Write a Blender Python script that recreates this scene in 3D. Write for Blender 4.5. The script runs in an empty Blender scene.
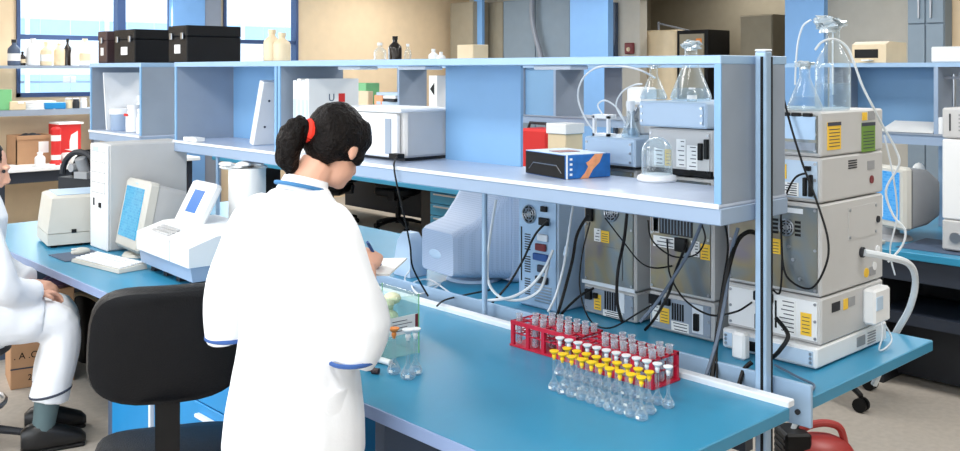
import bpy, bmesh, math, random
from mathutils import Vector, Matrix, noise

random.seed(4)
C = bpy.context.scene.collection
SC = bpy.context.scene

# ------------------------------------------------------------------ camera
CAMX, CAMY, CAMZ = -1.636, -1.397, 1.72
cd = bpy.data.cameras.new('camera'); cam = bpy.data.objects.new('camera', cd); C.objects.link(cam)
cam.location = (CAMX, CAMY, CAMZ); cam.rotation_euler = (math.pi/2, 0, -math.radians(42.97))
cd.sensor_width = 36; cd.lens = 35.985; cd.shift_y = -0.162; cd.clip_start = 0.05; cd.clip_end = 200
SC.camera = cam

# ------------------------------------------------------------------ world, exposure, lights
SC.view_settings.view_transform = 'Standard'
SC.view_settings.look = 'None'
SC.view_settings.exposure = 0.22
SC.view_settings.gamma = 1
SC.cycles.transparent_max_bounces = 32
SC.cycles.max_bounces = 8
SC.cycles.sample_clamp_indirect = 6
w = bpy.data.worlds.new('world'); SC.world = w; w.use_nodes = True
bg = w.node_tree.nodes['Background']
bg.inputs[0].default_value = (0.88, 0.94, 1.0, 1); bg.inputs[1].default_value = 2.2

def area(name, loc, rot, sx, sy, power, col):
    l = bpy.data.lights.new(name, 'AREA'); l.shape = 'RECTANGLE'; l.size = sx; l.size_y = sy
    l.energy = power; l.color = col
    o = bpy.data.objects.new(name, l); C.objects.link(o); o.location = loc; o.rotation_euler = rot
    return o
# daylight through the window band of the left wall (behind and left of the camera)
area('daylight_left', (-3.9, 1.6, 1.85), (0, -math.pi/2, 0), 1.8, 8.0, 120, (0.86, 0.93, 1.0))
area('daylight_far', (3.4, 9.35, 1.95), (-math.pi/2, 0, 0), 3.4, 1.0, 60, (0.86, 0.94, 1.0))
# fluorescent ceiling lamps
for lx in (-1.0, 2.6, 6.2):
    for ly in (-0.6, 2.4, 5.4, 8.0):
        area('ceiling_lamp', (lx, ly, 2.97), (0, 0, 0), 0.6, 1.5, 40, (1.0, 0.97, 0.93))

area('alcove_fill', (9.2, 5.2, 2.95), (0, 0, 0), 0.6, 1.2, 15, (1.0, 0.97, 0.92))  # unseen fill light added to lift the alcove from near black

# ------------------------------------------------------------------ materials
def lin(c):
    out = []
    for v in c:
        v /= 255.0
        out.append(v/12.92 if v <= 0.04045 else ((v+0.055)/1.055)**2.4)
    return tuple(out) + (1.0,)

def mat(name, col, rough=0.5, metal=0.0, spec=0.5, var=0.04, scale=8.0, bump=0.0, bscale=60.0, emit=None, estr=1.0, trans=0.0):
    m = bpy.data.materials.new(name); m.use_nodes = True
    nt = m.node_tree; b = nt.nodes['Principled BSDF']
    c = lin(col)
    tc = nt.nodes.new('ShaderNodeTexCoord')
    n = nt.nodes.new('ShaderNodeTexNoise'); n.inputs['Scale'].default_value = scale; n.inputs['Detail'].default_value = 3
    nt.links.new(tc.outputs['Object'], n.inputs['Vector'])
    r = nt.nodes.new('ShaderNodeValToRGB')
    r.color_ramp.elements[0].position = 0.3; r.color_ramp.elements[1].position = 0.7
    r.color_ramp.elements[0].color = tuple(max(0, x*(1-var)) for x in c[:3]) + (1,)
    r.color_ramp.elements[1].color = tuple(min(1, x*(1+var)) for x in c[:3]) + (1,)
    nt.links.new(n.outputs['Fac'], r.inputs['Fac']); nt.links.new(r.outputs['Color'], b.inputs['Base Color'])
    b.inputs['Roughness'].default_value = rough; b.inputs['Metallic'].default_value = metal
    b.inputs['Specular IOR Level'].default_value = spec
    b.inputs['Transmission Weight'].default_value = trans
    if emit:
        b.inputs['Emission Color'].default_value = lin(emit); b.inputs['Emission Strength'].default_value = estr
    if bump:
        n2 = nt.nodes.new('ShaderNodeTexNoise'); n2.inputs['Scale'].default_value = bscale
        nt.links.new(tc.outputs['Object'], n2.inputs['Vector'])
        bp = nt.nodes.new('ShaderNodeBump'); bp.inputs['Strength'].default_value = bump; bp.inputs['Distance'].default_value = 0.01
        nt.links.new(n2.outputs['Fac'], bp.inputs['Height']); nt.links.new(bp.outputs['Normal'], b.inputs['Normal'])
    return m

def glass(name, tint=(249, 252, 253), edge=0.62, body=0.04):
    """thin clear glass: see-through face on, reflecting and whitish towards the rim"""
    m = bpy.data.materials.new(name); m.use_nodes = True
    nt = m.node_tree; nt.nodes.clear()
    out = nt.nodes.new('ShaderNodeOutputMaterial')
    tr = nt.nodes.new('ShaderNodeBsdfTransparent'); tr.inputs[0].default_value = lin(tint)
    gl = nt.nodes.new('ShaderNodeBsdfGlossy'); gl.inputs['Roughness'].default_value = 0.06
    df = nt.nodes.new('ShaderNodeBsdfDiffuse'); df.inputs[0].default_value = lin((225, 238, 245))
    lw = nt.nodes.new('ShaderNodeLayerWeight'); lw.inputs['Blend'].default_value = 0.35
    ma = nt.nodes.new('ShaderNodeMath'); ma.operation = 'MULTIPLY_ADD'
    ma.inputs[1].default_value = edge; ma.inputs[2].default_value = body
    nt.links.new(lw.outputs['Facing'], ma.inputs[0])
    mg = nt.nodes.new('ShaderNodeMixShader'); mg.inputs[0].default_value = 0.6
    nt.links.new(gl.outputs[0], mg.inputs[1]); nt.links.new(df.outputs[0], mg.inputs[2])
    mx = nt.nodes.new('ShaderNodeMixShader')
    nt.links.new(ma.outputs[0], mx.inputs[0]); nt.links.new(tr.outputs[0], mx.inputs[1]); nt.links.new(mg.outputs[0], mx.inputs[2])
    nt.links.new(mx.outputs[0], out.inputs[0])
    return m

def dots_mat(name, col, hole, scale=90.0):
    m = mat(name, col, 0.5)
    nt = m.node_tree; b = nt.nodes['Principled BSDF']
    tc = nt.nodes.new('ShaderNodeTexCoord'); v = nt.nodes.new('ShaderNodeTexVoronoi'); v.inputs['Scale'].default_value = scale
    v.inputs['Randomness'].default_value = 0.0
    nt.links.new(tc.outputs['Object'], v.inputs['Vector'])
    r = nt.nodes.new('ShaderNodeValToRGB'); r.color_ramp.interpolation = 'CONSTANT'
    r.color_ramp.elements[0].color = lin(hole); r.color_ramp.elements[1].color = lin(col); r.color_ramp.elements[1].position = 0.36
    nt.links.new(v.outputs['Distance'], r.inputs['Fac']); nt.links.new(r.outputs['Color'], b.inputs['Base Color'])
    return m

def zinc_mat(name):
    m = mat(name, (150, 140, 120), 0.42, 0.75)
    nt = m.node_tree; b = nt.nodes['Principled BSDF']
    tc = nt.nodes.new('ShaderNodeTexCoord'); n = nt.nodes.new('ShaderNodeTexNoise')
    n.inputs['Scale'].default_value = 5; n.inputs['Detail'].default_value = 2; n.inputs['Distortion'].default_value = 0.6
    nt.links.new(tc.outputs['Object'], n.inputs['Vector'])
    r = nt.nodes.new('ShaderNodeValToRGB'); e = r.color_ramp.elements
    e[0].position = 0.3; e[0].color = lin((122, 116, 104)); e[1].position = 0.72; e[1].color = lin((124, 118, 126))
    k = e.new(0.45); k.color = lin((116, 128, 136)); k = e.new(0.58); k.color = lin((140, 132, 108))
    nt.links.new(n.outputs['Fac'], r.inputs['Fac']); nt.links.new(r.outputs['Color'], b.inputs['Base Color'])
    return m

def screen_mat(name, base, lo, hi, strength):
    m = mat(name, base, 0.2)
    nt = m.node_tree; b = nt.nodes['Principled BSDF']
    tc = nt.nodes.new('ShaderNodeTexCoord'); n = nt.nodes.new('ShaderNodeTexBrick')
    n.inputs['Scale'].default_value = 5; n.inputs['Color1'].default_value = lin(lo); n.inputs['Color2'].default_value = lin(hi)
    n.inputs['Mortar'].default_value = lin(hi); n.inputs['Mortar Size'].default_value = 0.03
    sp = nt.nodes.new('ShaderNodeSeparateXYZ'); cb = nt.nodes.new('ShaderNodeCombineXYZ')
    nt.links.new(tc.outputs['Generated'], sp.inputs[0]); nt.links.new(sp.outputs['Y'], cb.inputs['X']); nt.links.new(sp.outputs['Z'], cb.inputs['Y'])
    nt.links.new(cb.outputs[0], n.inputs['Vector'])
    nt.links.new(n.outputs['Color'], b.inputs['Emission Color']); b.inputs['Emission Strength'].default_value = strength
    return m

M = {
 'shelf': mat('shelf_laminate', (150, 170, 196), 0.45, var=0.02),
 'shelfgrey': mat('shelf_grey_and_shade', (146, 158, 174), 0.5, var=0.03),  # plain grey parts; on shelf sides the grey is painted shade
 'paleblue': mat('pale_blue_edge', (156, 188, 220), 0.4, var=0.02),
 'shelftop': mat('shelf_board_lit', (190, 202, 222), 0.3, var=0.02),  # paler than the beam: bright reflecting top put into the colour
 'panelblue': mat('blue_panel', (124, 168, 208), 0.45, var=0.02),
 'bench': mat('bench_blue_laminate', (50, 138, 176), 0.32, var=0.05, scale=3),
 'edge': mat('bench_edge', (134, 154, 192), 0.4),
 'white_metal': mat('white_metal', (225, 232, 240), 0.4),
 'alu': mat('aluminium', (160, 188, 216), 0.35, 0.25),
 'black': mat('black_plastic', (9, 9, 11), 0.5, spec=0.3),
 'softblack': mat('black_upholstery', (9, 11, 16), 0.45, spec=0.22, bump=0.25, bscale=220),
 'rubber': mat('black_cable', (9, 9, 10), 0.5, spec=0.3),
 'greycable': mat('grey_cable', (90, 105, 125), 0.5),
 'whitecable': mat('white_cable', (215, 222, 228), 0.5),
 'beige': mat('beige_plastic', (204, 202, 194), 0.5, var=0.02),
 'grey': mat('grey_plastic', (150, 152, 156), 0.5),
 'instr': mat('instrument_casing', (196, 196, 196), 0.5, var=0.02),
 'instrblue': mat('instrument_casing_pale_blue', (186, 208, 230), 0.5, var=0.02),
 'white': mat('white_plastic', (236, 238, 240), 0.45, var=0.01),
 'paper': mat('paper', (240, 241, 240), 0.8, var=0.02),
 'print': mat('ink', (60, 65, 80), 0.8),
 'coat': mat('white_cotton', (240, 242, 246), 0.9, var=0.015, bump=0.12, bscale=40),
 'trim': mat('blue_trim', (52, 88, 150), 0.8),
 'trimcollar': mat('collar_trim', (60, 120, 170), 0.8),
 'skin': mat('skin', (222, 170, 145), 0.55, var=0.04),
 'hair': mat('dark_hair', (14, 9, 8), 0.5, spec=0.14, bump=0.8, bscale=120, var=0.3, scale=30),
 'redtie': mat('red_hair_tie', (235, 50, 30), 0.7),
 'sock': mat('grey_green_sock', (92, 112, 116), 0.9),
 'shoe': mat('black_leather', (20, 20, 22), 0.4),
 'red': mat('red_plastic', (190, 22, 54), 0.4),
 'redbox': mat('red_cardboard', (216, 40, 38), 0.6),
 'vac': mat('vacuum_red', (176, 62, 58), 0.4),
 'yellow': mat('yellow_stopper', (255, 208, 20), 0.45),
 'yellowlab': mat('yellow_label', (246, 200, 60), 0.6),
 'greenlab': mat('green_label', (110, 150, 60), 0.6),
 'orange': mat('orange_plastic', (236, 140, 60), 0.5),
 'cyanblue': mat('cabinet_blue', (28, 134, 196), 0.4, var=0.02),
 'teal': mat('cabinet_teal', (30, 110, 140), 0.45),
 'slate': mat('slate_grey', (74, 90, 114), 0.55),
 'dark': mat('dark_grey', (32, 35, 42), 0.6),
 'navy': mat('bench_frame_dark', (38, 46, 60), 0.5),
 'cardboard': mat('cardboard', (178, 138, 104), 0.85, var=0.06),
 'boxside': mat('blue_carton', (28, 104, 178), 0.45, var=0.2, scale=30),
 'boxorange': mat('orange_print', (240, 160, 110), 0.5, var=0.15, scale=40),
 'zinc': zinc_mat('zinc_plate'),
 'steel': mat('steel', (170, 175, 182), 0.3, 0.9),
 'perf': dots_mat('perforated_blue_plastic', (180, 194, 216), (158, 174, 198), 130),
 'crt': screen_mat('crt_screen', (20, 60, 90), (64, 172, 226), (96, 200, 238), 0.7),
 'crt2': screen_mat('crt_screen_deep', (20, 60, 90), (50, 150, 235), (95, 180, 245), 0.75),
 'lcd': mat('lcd_screen', (24, 96, 170), 0.3, emit=(30, 110, 190), estr=0.2),
 'wallbeige': mat('wall_beige', (224, 200, 166), 0.85, var=0.03, bump=0.1, bscale=80),
 'wallgrey': mat('wall_grey', (200, 196, 186), 0.85, var=0.03),
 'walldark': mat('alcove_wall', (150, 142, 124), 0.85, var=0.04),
 'column': mat('column_blue', (118, 164, 214), 0.6, var=0.02),
 'colgrey': mat('column_grey', (134, 140, 152), 0.6, var=0.02),
 'locker': mat('locker_grey', (122, 138, 152), 0.55, var=0.03),
 'floor': mat('floor_vinyl', (176, 168, 158), 0.5, var=0.08, scale=30),
 'ceil': mat('ceiling_white', (240, 240, 238), 0.9),
 'winframe': mat('window_frame_blue', (50, 74, 116), 0.5),
 'glass': glass('clear_glass'),
 'tubeplastic': glass('tube_plastic', (252, 246, 250), 0.65, 0.26),
 'bluetank': glass('acrylic', (243, 251, 248), 0.3, 0.04),
 'paneglass': glass('window_glass', (238, 246, 252), 0.15, 0.02),
 'water': glass('water', (232, 242, 249), 0.35, 0.08),
 'parafilm': glass('sealing_film', (240, 245, 249), .3, .7),
 'amber': mat('amber_glass', (30, 20, 16), 0.15),
 'greenp': mat('green_plastic', (120, 190, 130), 0.5),
 'creamy': mat('cream_plastic', (226, 206, 172), 0.5),
 'darkred': mat('dark_red', (120, 40, 44), 0.5),
 'facade': mat('facade_white', (248, 250, 252), 0.7),
 'facadeblue': mat('facade_blue', (176, 208, 234), 0.5),
 'purple': mat('plum_plastic_bag', (66, 42, 62), 0.3),
 'brown': mat('brown_case', (62, 42, 44), 0.5),
}

# ------------------------------------------------------------------ mesh builder
class MB:
    def __init__(s, T=None):
        s.v = []; s.f = []; s.m = []; s.T = T
    def add(s, vs, fs, m=0):
        k = len(s.v)
        for p in vs:
            p = Vector(p)
            s.v.append(s.T @ p if s.T is not None else p)
        for f in fs:
            s.f.append([k+i for i in f]); s.m.append(m)
        return s
    def box(s, x0, x1, y0, y1, z0, z1, m=0, b=0.0):
        lo = (min(x0, x1), min(y0, y1), min(z0, z1)); hi = (max(x0, x1), max(y0, y1), max(z0, z1))
        b = min(b, *(0.45*(hi[i]-lo[i]) for i in range(3)))
        if b <= 0:
            vs = [(lo[0] if i & 1 == 0 else hi[0], lo[1] if i & 2 == 0 else hi[1], lo[2] if i & 4 == 0 else hi[2]) for i in range(8)]
            return s.add(vs, [(0,2,3,1),(4,5,7,6),(0,1,5,4),(2,6,7,3),(0,4,6,2),(1,3,7,5)], m)
        vs = []; idx = {}
        for i in range(8):
            sg = [(-1, 1)[(i >> a) & 1] for a in range(3)]
            for a in range(3):
                p = [(hi[k] if sg[k] > 0 else lo[k]) - (0 if k == a else sg[k]*b) for k in range(3)]
                idx[(i, a)] = len(vs); vs.append(p)
        fs = []
        for a in range(3):
            o1, o2 = (a+1) % 3, (a+2) % 3
            for sd in (0, 1):
                c = [sd << a, (sd << a) | (1 << o1), (sd << a) | (1 << o1) | (1 << o2), (sd << a) | (1 << o2)]
                f = [idx[(i, a)] for i in c]
                fs.append(f if sd else f[::-1])
            for q in range(4):
                i = ((q & 1) << o1) | ((q >> 1) << o2); j = i | (1 << a)
                f = [idx[(i, o1)], idx[(j, o1)], idx[(j, o2)], idx[(i, o2)]]
                fs.append(f if (q in (1, 2)) else f[::-1])
        for i in range(8):
            f = [idx[(i, 0)], idx[(i, 1)], idx[(i, 2)]]
            fs.append(f if bin(i).count('1') % 2 else f[::-1])
        return s.add(vs, fs, m)
    def loft(s, rings, m=0, cap0=True, cap1=True):
        n = len(rings[0]); vs = [p for r in rings for p in r]; fs = []
        for k in range(len(rings)-1):
            for i in range(n):
                j = (i+1) % n
                fs.append((k*n+i, k*n+j, (k+1)*n+j, (k+1)*n+i))
        if cap0: fs.append(tuple(range(n))[::-1])
        if cap1: fs.append(tuple((len(rings)-1)*n+i for i in range(n)))
        return s.add(vs, fs, m)
    def tube(s, pts, r, n=8, m=0, smooth=0, caps=True):
        P = [Vector(p) for p in pts]
        R = list(r) if isinstance(r, (list, tuple)) else [r]*len(P)
        if smooth:
            Q = []; RR = []
            for i in range(len(P)-1):
                p0 = P[max(i-1, 0)]; p1 = P[i]; p2 = P[i+1]; p3 = P[min(i+2, len(P)-1)]
                for k in range(smooth):
                    t = k/smooth
                    Q.append(0.5*((2*p1)+(p2-p0)*t+(2*p0-5*p1+4*p2-p3)*t*t+(3*p1-p0-3*p2+p3)*t**3))
                    RR.append(R[i]*(1-t)+R[i+1]*t)
            Q.append(P[-1]); RR.append(R[-1]); P, R = Q, RR
        rings = []; up = None
        for i, p in enumerate(P):
            t = (P[min(i+1, len(P)-1)]-P[max(i-1, 0)])
            if t.length < 1e-9: t = Vector((0, 0, 1))
            t.normalize()
            if up is None:
                up = Vector((0, 0, 1)) if abs(t.z) < 0.9 else Vector((1, 0, 0))
            a = (up-t*up.dot(t))
            if a.length < 1e-6: a = t.orthogonal()
            a.normalize(); b = t.cross(a); up = a
            rings.append([p+R[i]*(a*math.cos(2*math.pi*k/n)+b*math.sin(2*math.pi*k/n)) for k in range(n)])
        return s.loft(rings, m, caps, caps)
    def cyl(s, p0, p1, r0, r1=None, n=16, m=0, caps=True):
        return s.tube([p0, p1], [r0, r0 if r1 is None else r1], n, m, 0, caps)
    def lathe(s, prof, c=(0, 0, 0), n=20, m=0, caps=True):
        rings = [[(c[0]+r*math.cos(2*math.pi*k/n), c[1]+r*math.sin(2*math.pi*k/n), c[2]+z) for k in range(n)] for r, z in prof]
        return s.loft(rings, m, caps, caps)
    def prism(s, poly, axis, a0, a1, m=0):
        """poly in the two other axes (in x,y,z order), extruded along axis"""
        def P(u, v, w): return {'x': (w, u, v), 'y': (u, w, v), 'z': (u, v, w)}[axis]
        return s.loft([[P(u, v, a0) for u, v in poly], [P(u, v, a1) for u, v in poly]], m)
    def ball(s, c, rx, ry=None, rz=None, n=16, k=10, m=0, R=None):
        ry = rx if ry is None else ry; rz = rx if rz is None else rz
        rings = []
        for i in range(k+1):
            t = -math.pi/2+math.pi*i/k; cr = max(math.cos(t), 0.02)
            ring = []
            for j in range(n):
                a = 2*math.pi*j/n
                p = Vector((rx*cr*math.cos(a), ry*cr*math.sin(a), rz*math.sin(t)))
                if R is not None: p = R @ p
                ring.append(Vector(c)+p)
            rings.append(ring)
        return s.loft(rings, m)

def mesh_of(name, mb, mats, fix=True, ang=35):
    me = bpy.data.meshes.new(name)
    me.from_pydata([tuple(v) for v in mb.v], [], mb.f)
    for k in (mats if isinstance(mats, (list, tuple)) else [mats]):
        me.materials.append(M[k] if isinstance(k, str) else k)
    me.polygons.foreach_set('material_index', mb.m)
    if fix:
        b = bmesh.new(); b.from_mesh(me); bmesh.ops.recalc_face_normals(b, faces=b.faces); b.to_mesh(me); b.free()
    me.polygons.foreach_set('use_smooth', [True]*len(me.polygons))
    me.set_sharp_from_angle(angle=math.radians(ang))
    me.update()
    return me

def obj(name, mb, mats, parent=None, label=None, ang=35):
    o = bpy.data.objects.new(name, mesh_of(name, mb, mats, ang=ang)); C.objects.link(o)
    if parent is not None: o.parent = parent
    if label: o['label'] = label
    return o

def thing(name, label, cat, loc=(0, 0, 0), rz=0.0, group=None):
    o = bpy.data.objects.new(name, None); C.objects.link(o); o.empty_display_size = 0.05
    o.location = loc; o.rotation_euler = (0, 0, rz); o['label'] = label; o['category'] = cat
    if group: o['group'] = group
    return o

def tag(o, label, cat, group=None, loc=None, rz=None):
    o['label'] = label; o['category'] = cat
    if group: o['group'] = group
    if loc is not None: o.location = loc
    if rz is not None: o.rotation_euler = (0, 0, rz)
    return o

def struct(name, mb, mats):
    o = obj(name, mb, mats); o['kind'] = 'structure'; return o

def dup(root, loc, rz, label, group=None):
    r = root.copy(); C.objects.link(r); r.location = loc; r.rotation_euler = (0, 0, rz); r['label'] = label
    if group: r['group'] = group
    for ch in list(root.children):
        c = ch.copy(); C.objects.link(c); c.parent = r
        for g in list(ch.children):
            d = g.copy(); C.objects.link(d); d.parent = c
    return r

# a pixel of the photograph's frame -> the point of a real plane it shows
FP = 959.6
CS, SN = math.cos(math.radians(42.97)), math.sin(math.radians(42.97))
def _ray(px, py):
    d = (px-480)/FP
    return (d*CS+SN, -d*SN+CS, -(py-70)/FP)
def on_x(px, py, x):
    r = _ray(px, py); t = (x-CAMX)/r[0]; return Vector((x, CAMY+r[1]*t, CAMZ+r[2]*t))
def on_y(px, py, y):
    r = _ray(px, py); t = (y-CAMY)/r[1]; return Vector((CAMX+r[0]*t, y, CAMZ+r[2]*t))
def on_z(px, py, z):
    r = _ray(px, py); t = (z-CAMZ)/r[2]; return Vector((CAMX+r[0]*t, CAMY+r[1]*t, z))
def at_depth(px, py, Y):
    r = _ray(px, py); return Vector((CAMX+r[0]*Y, CAMY+r[1]*Y, CAMZ+r[2]*Y))

def text(name, body, size, mat_name, parent, loc, rot, extrude=0.0004, label=None):
    cu = bpy.data.curves.new(name, 'FONT'); cu.body = body; cu.size = size; cu.extrude = extrude
    cu.align_x = 'CENTER'; cu.align_y = 'CENTER'
    t = bpy.data.objects.new(name, cu)
    C.objects.link(t)
    dg = bpy.context.evaluated_depsgraph_get()
    me = bpy.data.meshes.new_from_object(t.evaluated_get(dg))
    bpy.data.objects.remove(t); bpy.data.curves.remove(cu)
    me.materials.clear(); me.materials.append(M[mat_name])
    o = bpy.data.objects.new(name, me); C.objects.link(o)
    o.parent = parent; o.location = loc; o.rotation_euler = rot
    return o
FACE_NX = (math.pi/2, 0, -math.pi/2)     # lettering on a face that looks towards -x
FACE_NY = (math.pi/2, 0, 0)              # lettering on a face that looks towards -y

# ================================================================== room shell
XW, YW, XL, YB, HC = 8.2, 9.4, -4.0, -3.6, 3.0
struct('floor', MB().box(XL-.2, 11.0, YB-.2, YW+.2, -0.1, 0), 'floor')
struct('ceiling', MB().box(XL-.2, 11.0, YB-.2, YW+.2, HC, HC+.1), 'ceil')
struct('wall_back_blocker', MB().box(XL-.2, 11.0, YB-.15, YB, 0, HC), 'wallgrey')  # unseen wall added behind the camera, keeps light off near-facing sides
wl = MB(); wl.box(XL-.15, XL, YB, YW, 0, 0.92); wl.box(XL-.15, XL, YB, YW, 2.8, HC)
for y0, y1 in ((YB, -2.5), (1.4, 1.7), (5.7, YW)): wl.box(XL-.15, XL, y0, y1, 0.92, 2.8)
struct('wall_left', wl, 'wallgrey')
# far wall with two window openings (x 1.69..3.35 and 4.12..5.15)
W1 = (1.70, 3.46); W2 = (4.10, 5.16); WZ0 = 1.43
wf = MB()
wf.box(XL, XW, YW, YW+.15, 0, WZ0); wf.box(XL, W1[0], YW, YW+.15, WZ0, HC)
wf.box(W1[1], W2[0], YW, YW+.15, WZ0, HC); wf.box(W2[1], XW, YW, YW+.15, WZ0, HC)
wf.box(W1[0], W2[1], YW, YW+.15, 2.75, HC)
struct('wall_far', wf, 'wallbeige')
def window(n, x0, x1, mulls):
    t = bpy.data.objects.new('window_%d' % n, None); C.objects.link(t); t['kind'] = 'structure'
    b = MB(); f = .035
    b.box(x0, x0+f, YW-.03, YW+.1, WZ0, 2.75); b.box(x1-f, x1, YW-.03, YW+.1, WZ0, 2.75)
    b.box(x0, x1, YW-.03, YW+.1, WZ0, WZ0+.045); b.box(x0, x1, YW-.03, YW+.1, 2.70, 2.75)
    b.box(x0, x1, YW-.01, YW+.06, 2.05, 2.10)
    for mx, mw in mulls: b.box(mx, mx+mw, YW-.03, YW+.1, WZ0, 2.75)
    obj('window_frame', b, 'winframe', t)
    obj('window_glass', MB().box(x0+.02, x1-.02, YW+.04, YW+.046, WZ0+.02, 2.72), 'paneglass', t)
    bl = MB(); k = x0+.25
    while k < x1-.1:
        bl.cyl((k, YW+.02, WZ0+.05), (k, YW+.02, 2.7), .003, n=6); k += .32
    obj('blind_cord', bl, 'whitecable', t)
window(1, W1[0], W1[1], ((2.78, .09),))
window(2, W2[0], W2[1], ())
pb = bpy.data.objects.new('facade', None)
fac = MB()
fac.box(-8, 26, 19.0, 20, -3, 12.0, 0)
for z0, z1 in ((-2, -.6), (.9, 1.45), (1.5, 1.62), (2.4, 2.75), (3.9, 4.3)): fac.box(-8, 26, 18.9, 19.0, z0, z1, 1)
k = -8
while k < 26:
    fac.box(k, k+.08, 18.85, 18.95, -2, 12, 0); k += 1.6
tag(obj('outside_building', fac, ['facade', 'facadeblue']), 'pale building with blue window bands seen outside the far windows', 'building')

# right wall with a dark alcove between px 640 and 785
AY0, AY1 = 4.14, 6.17
wr = MB(); wr.box(XW, XW+.15, YB, AY0, 0, HC); wr.box(XW, XW+.15, AY1, YW, 0, HC)
wr.box(XW, XW+.15, AY0, AY1, 2.62, HC)
struct('wall_right', wr, 'wallgrey')
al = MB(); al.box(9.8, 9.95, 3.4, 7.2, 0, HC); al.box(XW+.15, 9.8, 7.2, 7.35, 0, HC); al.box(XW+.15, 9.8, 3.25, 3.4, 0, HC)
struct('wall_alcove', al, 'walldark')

def column(n, x0, x1, y0, y1, side=0):
    b = MB(); b.box(x0, x1, y0, y1, 0, HC, 0); 
    o = struct('column_%d' % n, b, ['column'])
    return o
# blue columns of the hall
def col_at(n, pxa, pxb, x, depth):
    ya = on_x(pxa, 60, x).y; yb = on_x(pxb, 60, x).y
    return column(n, x, x+depth, min(ya, yb), max(ya, yb))
col_at(1, 570, 608, 7.4, .10)
col_at(2, 785, 824, 7.7, .08)
col_at(3, 474, 482, 7.7, .05)
# far column by the windows: blue front with a grey flank
b = MB(); ca, cb, cc = (on_y(q, 60, 9.3).x for q in (173, 205, 222)); b.box(ca, cb, 9.3, YW, 0, HC, 0); b.box(cb, cc, 9.32, YW, 0, HC, 1)
struct('column_4', b, ['column', 'colgrey'])

# ================================================================== tall things along the right wall
def cupboard(name, label, pxa, pxb, x, top, doors, m, hand='steel', split=None, depth=.4):
    ya = on_x(pxb, 60, x).y; yb = on_x(pxa, 60, x).y
    t = thing(name, label, 'cupboard', (x, ya, 0))
    wid = yb-ya
    obj('carcass', MB().box(.02, depth, 0, wid, 0, top), m, t)
    for k in range(doors):
        y0 = wid*k/doors+.006; y1 = wid*(k+1)/doors-.006
        zs = [(0.05, split-.006), (split+.006, top-.01)] if split else [(0.05, top-.01)]
        for z0, z1 in zs:
            d = obj('door', MB().box(0, .02, y0, y1, z0, z1, b=.004), m, t)
            hy = y0+.05 if k % 2 else y1-.05
            obj('handle', MB().box(-.025, 0, hy-.008, hy+.008, (z0+.05 if z0 > 1 else 1.1), (z0+.35 if z0 > 1 else 1.3)), hand, d)
    return t
cupboard('tall_cupboard', 'tall olive-grey cupboard at the end of the beige far wall', 450, 473, 7.62, 2.7, 1, 'walldark', depth=.3)
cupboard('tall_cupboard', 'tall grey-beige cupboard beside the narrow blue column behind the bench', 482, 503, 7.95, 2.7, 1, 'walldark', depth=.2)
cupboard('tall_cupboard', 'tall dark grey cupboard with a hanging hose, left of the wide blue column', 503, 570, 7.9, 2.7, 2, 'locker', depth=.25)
cupboard('locker', 'tall blue-grey two-door locker against the pale right wall', 907, 944, 7.7, 2.75, 2, 'locker', split=2.16, depth=.19)
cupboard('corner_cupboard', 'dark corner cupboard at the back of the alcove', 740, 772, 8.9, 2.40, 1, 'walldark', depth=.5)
h = MB(); h.tube([on_x(533, -20, 7.8), on_x(532, 15, 7.8), on_x(536, 38, 7.8), on_x(542, 62, 7.8), on_x(545, 100, 7.8)], .035, 8, 0, 4)
tag(obj('extraction_hose', h, 'colgrey'), 'dark grey extraction hose hanging down in front of the tall cupboard', 'hose')
# fire alarm point
p0 = on_x(626, 43, XW); p1 = on_x(635, 54, XW)
fa = thing('fire_alarm', 'small dark red alarm point on the wall right of the blue column', 'fire alarm', (XW, p1.y, p1.z))
obj('case', MB().box(-.04, 0, 0, p0.y-p1.y, 0, p0.z-p1.z, b=.01), 'darkred', fa)
obj('button', MB().cyl((-.05, (p0.y-p1.y)/2, .06), (-.03, (p0.y-p1.y)/2, .06), .028), 'creamy', fa)
# door between the wide column and the alarm
dy0 = on_x(618, 60, XW).y; dy1 = on_x(608, 60, XW).y
dn = MB(); dn.box(XW-.06, XW, dy0, dy1, 0, 2.6)
dd = struct('door_1', dn, 'slate')
hb = MB().box(XW-.11, XW-.06, dy0+.03, dy0+.06, 1.85, 2.05); ho = obj('door_handle', hb, 'steel', dd)
# beige analyser cabinet in the alcove
a0 = on_x(676, 55, 8.42); a1 = on_x(643, 55, 8.42)
t = thing('analyser', 'beige analyser with a black-framed side panel standing in the dark alcove', 'analyser', (8.42, a0.y, 0))
wd = a1.y-a0.y
obj('body', MB().box(0, .5, 0, wd, .9, on_x(660, 30, 8.42).z, b=.02), 'creamy', t)
obj('stand', MB().box(.03, .47, .03, wd-.03, 0, .9), 'grey', t)
a2 = on_x(707, 55, 8.42)
obj('side_panel', MB().box(.02, .5, a2.y-a0.y, -.005, .9, on_x(690, 30, 8.42).z), 'black', t)
obj('panel_face', MB().box(.005, .02, a2.y-a0.y+.05, -.05, 1.0, on_x(690, 34, 8.42).z), 'walldark', t)
obj('panel_badge', MB().box(-.002, .005, a2.y-a0.y+.08, a2.y-a0.y+.16, 2.05, 2.11), 'orange', t)
wa = MB(); wa.cyl((.2, wd-.1, 2.13), (.2, wd-.1, 2.35), .015); wa.cyl((.2, wd-.1, 2.33), (.25, a2.y-a0.y+.05, 2.13), .012)
obj('arm', wa, 'colgrey', t)
# far-right: cream wall strip and more
struct('wall_pier', MB().box(7.9, XW, on_x(985, 60, 7.9).y, on_x(948, 60, 7.9).y-.02, 0, HC), 'wallbeige')

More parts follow.
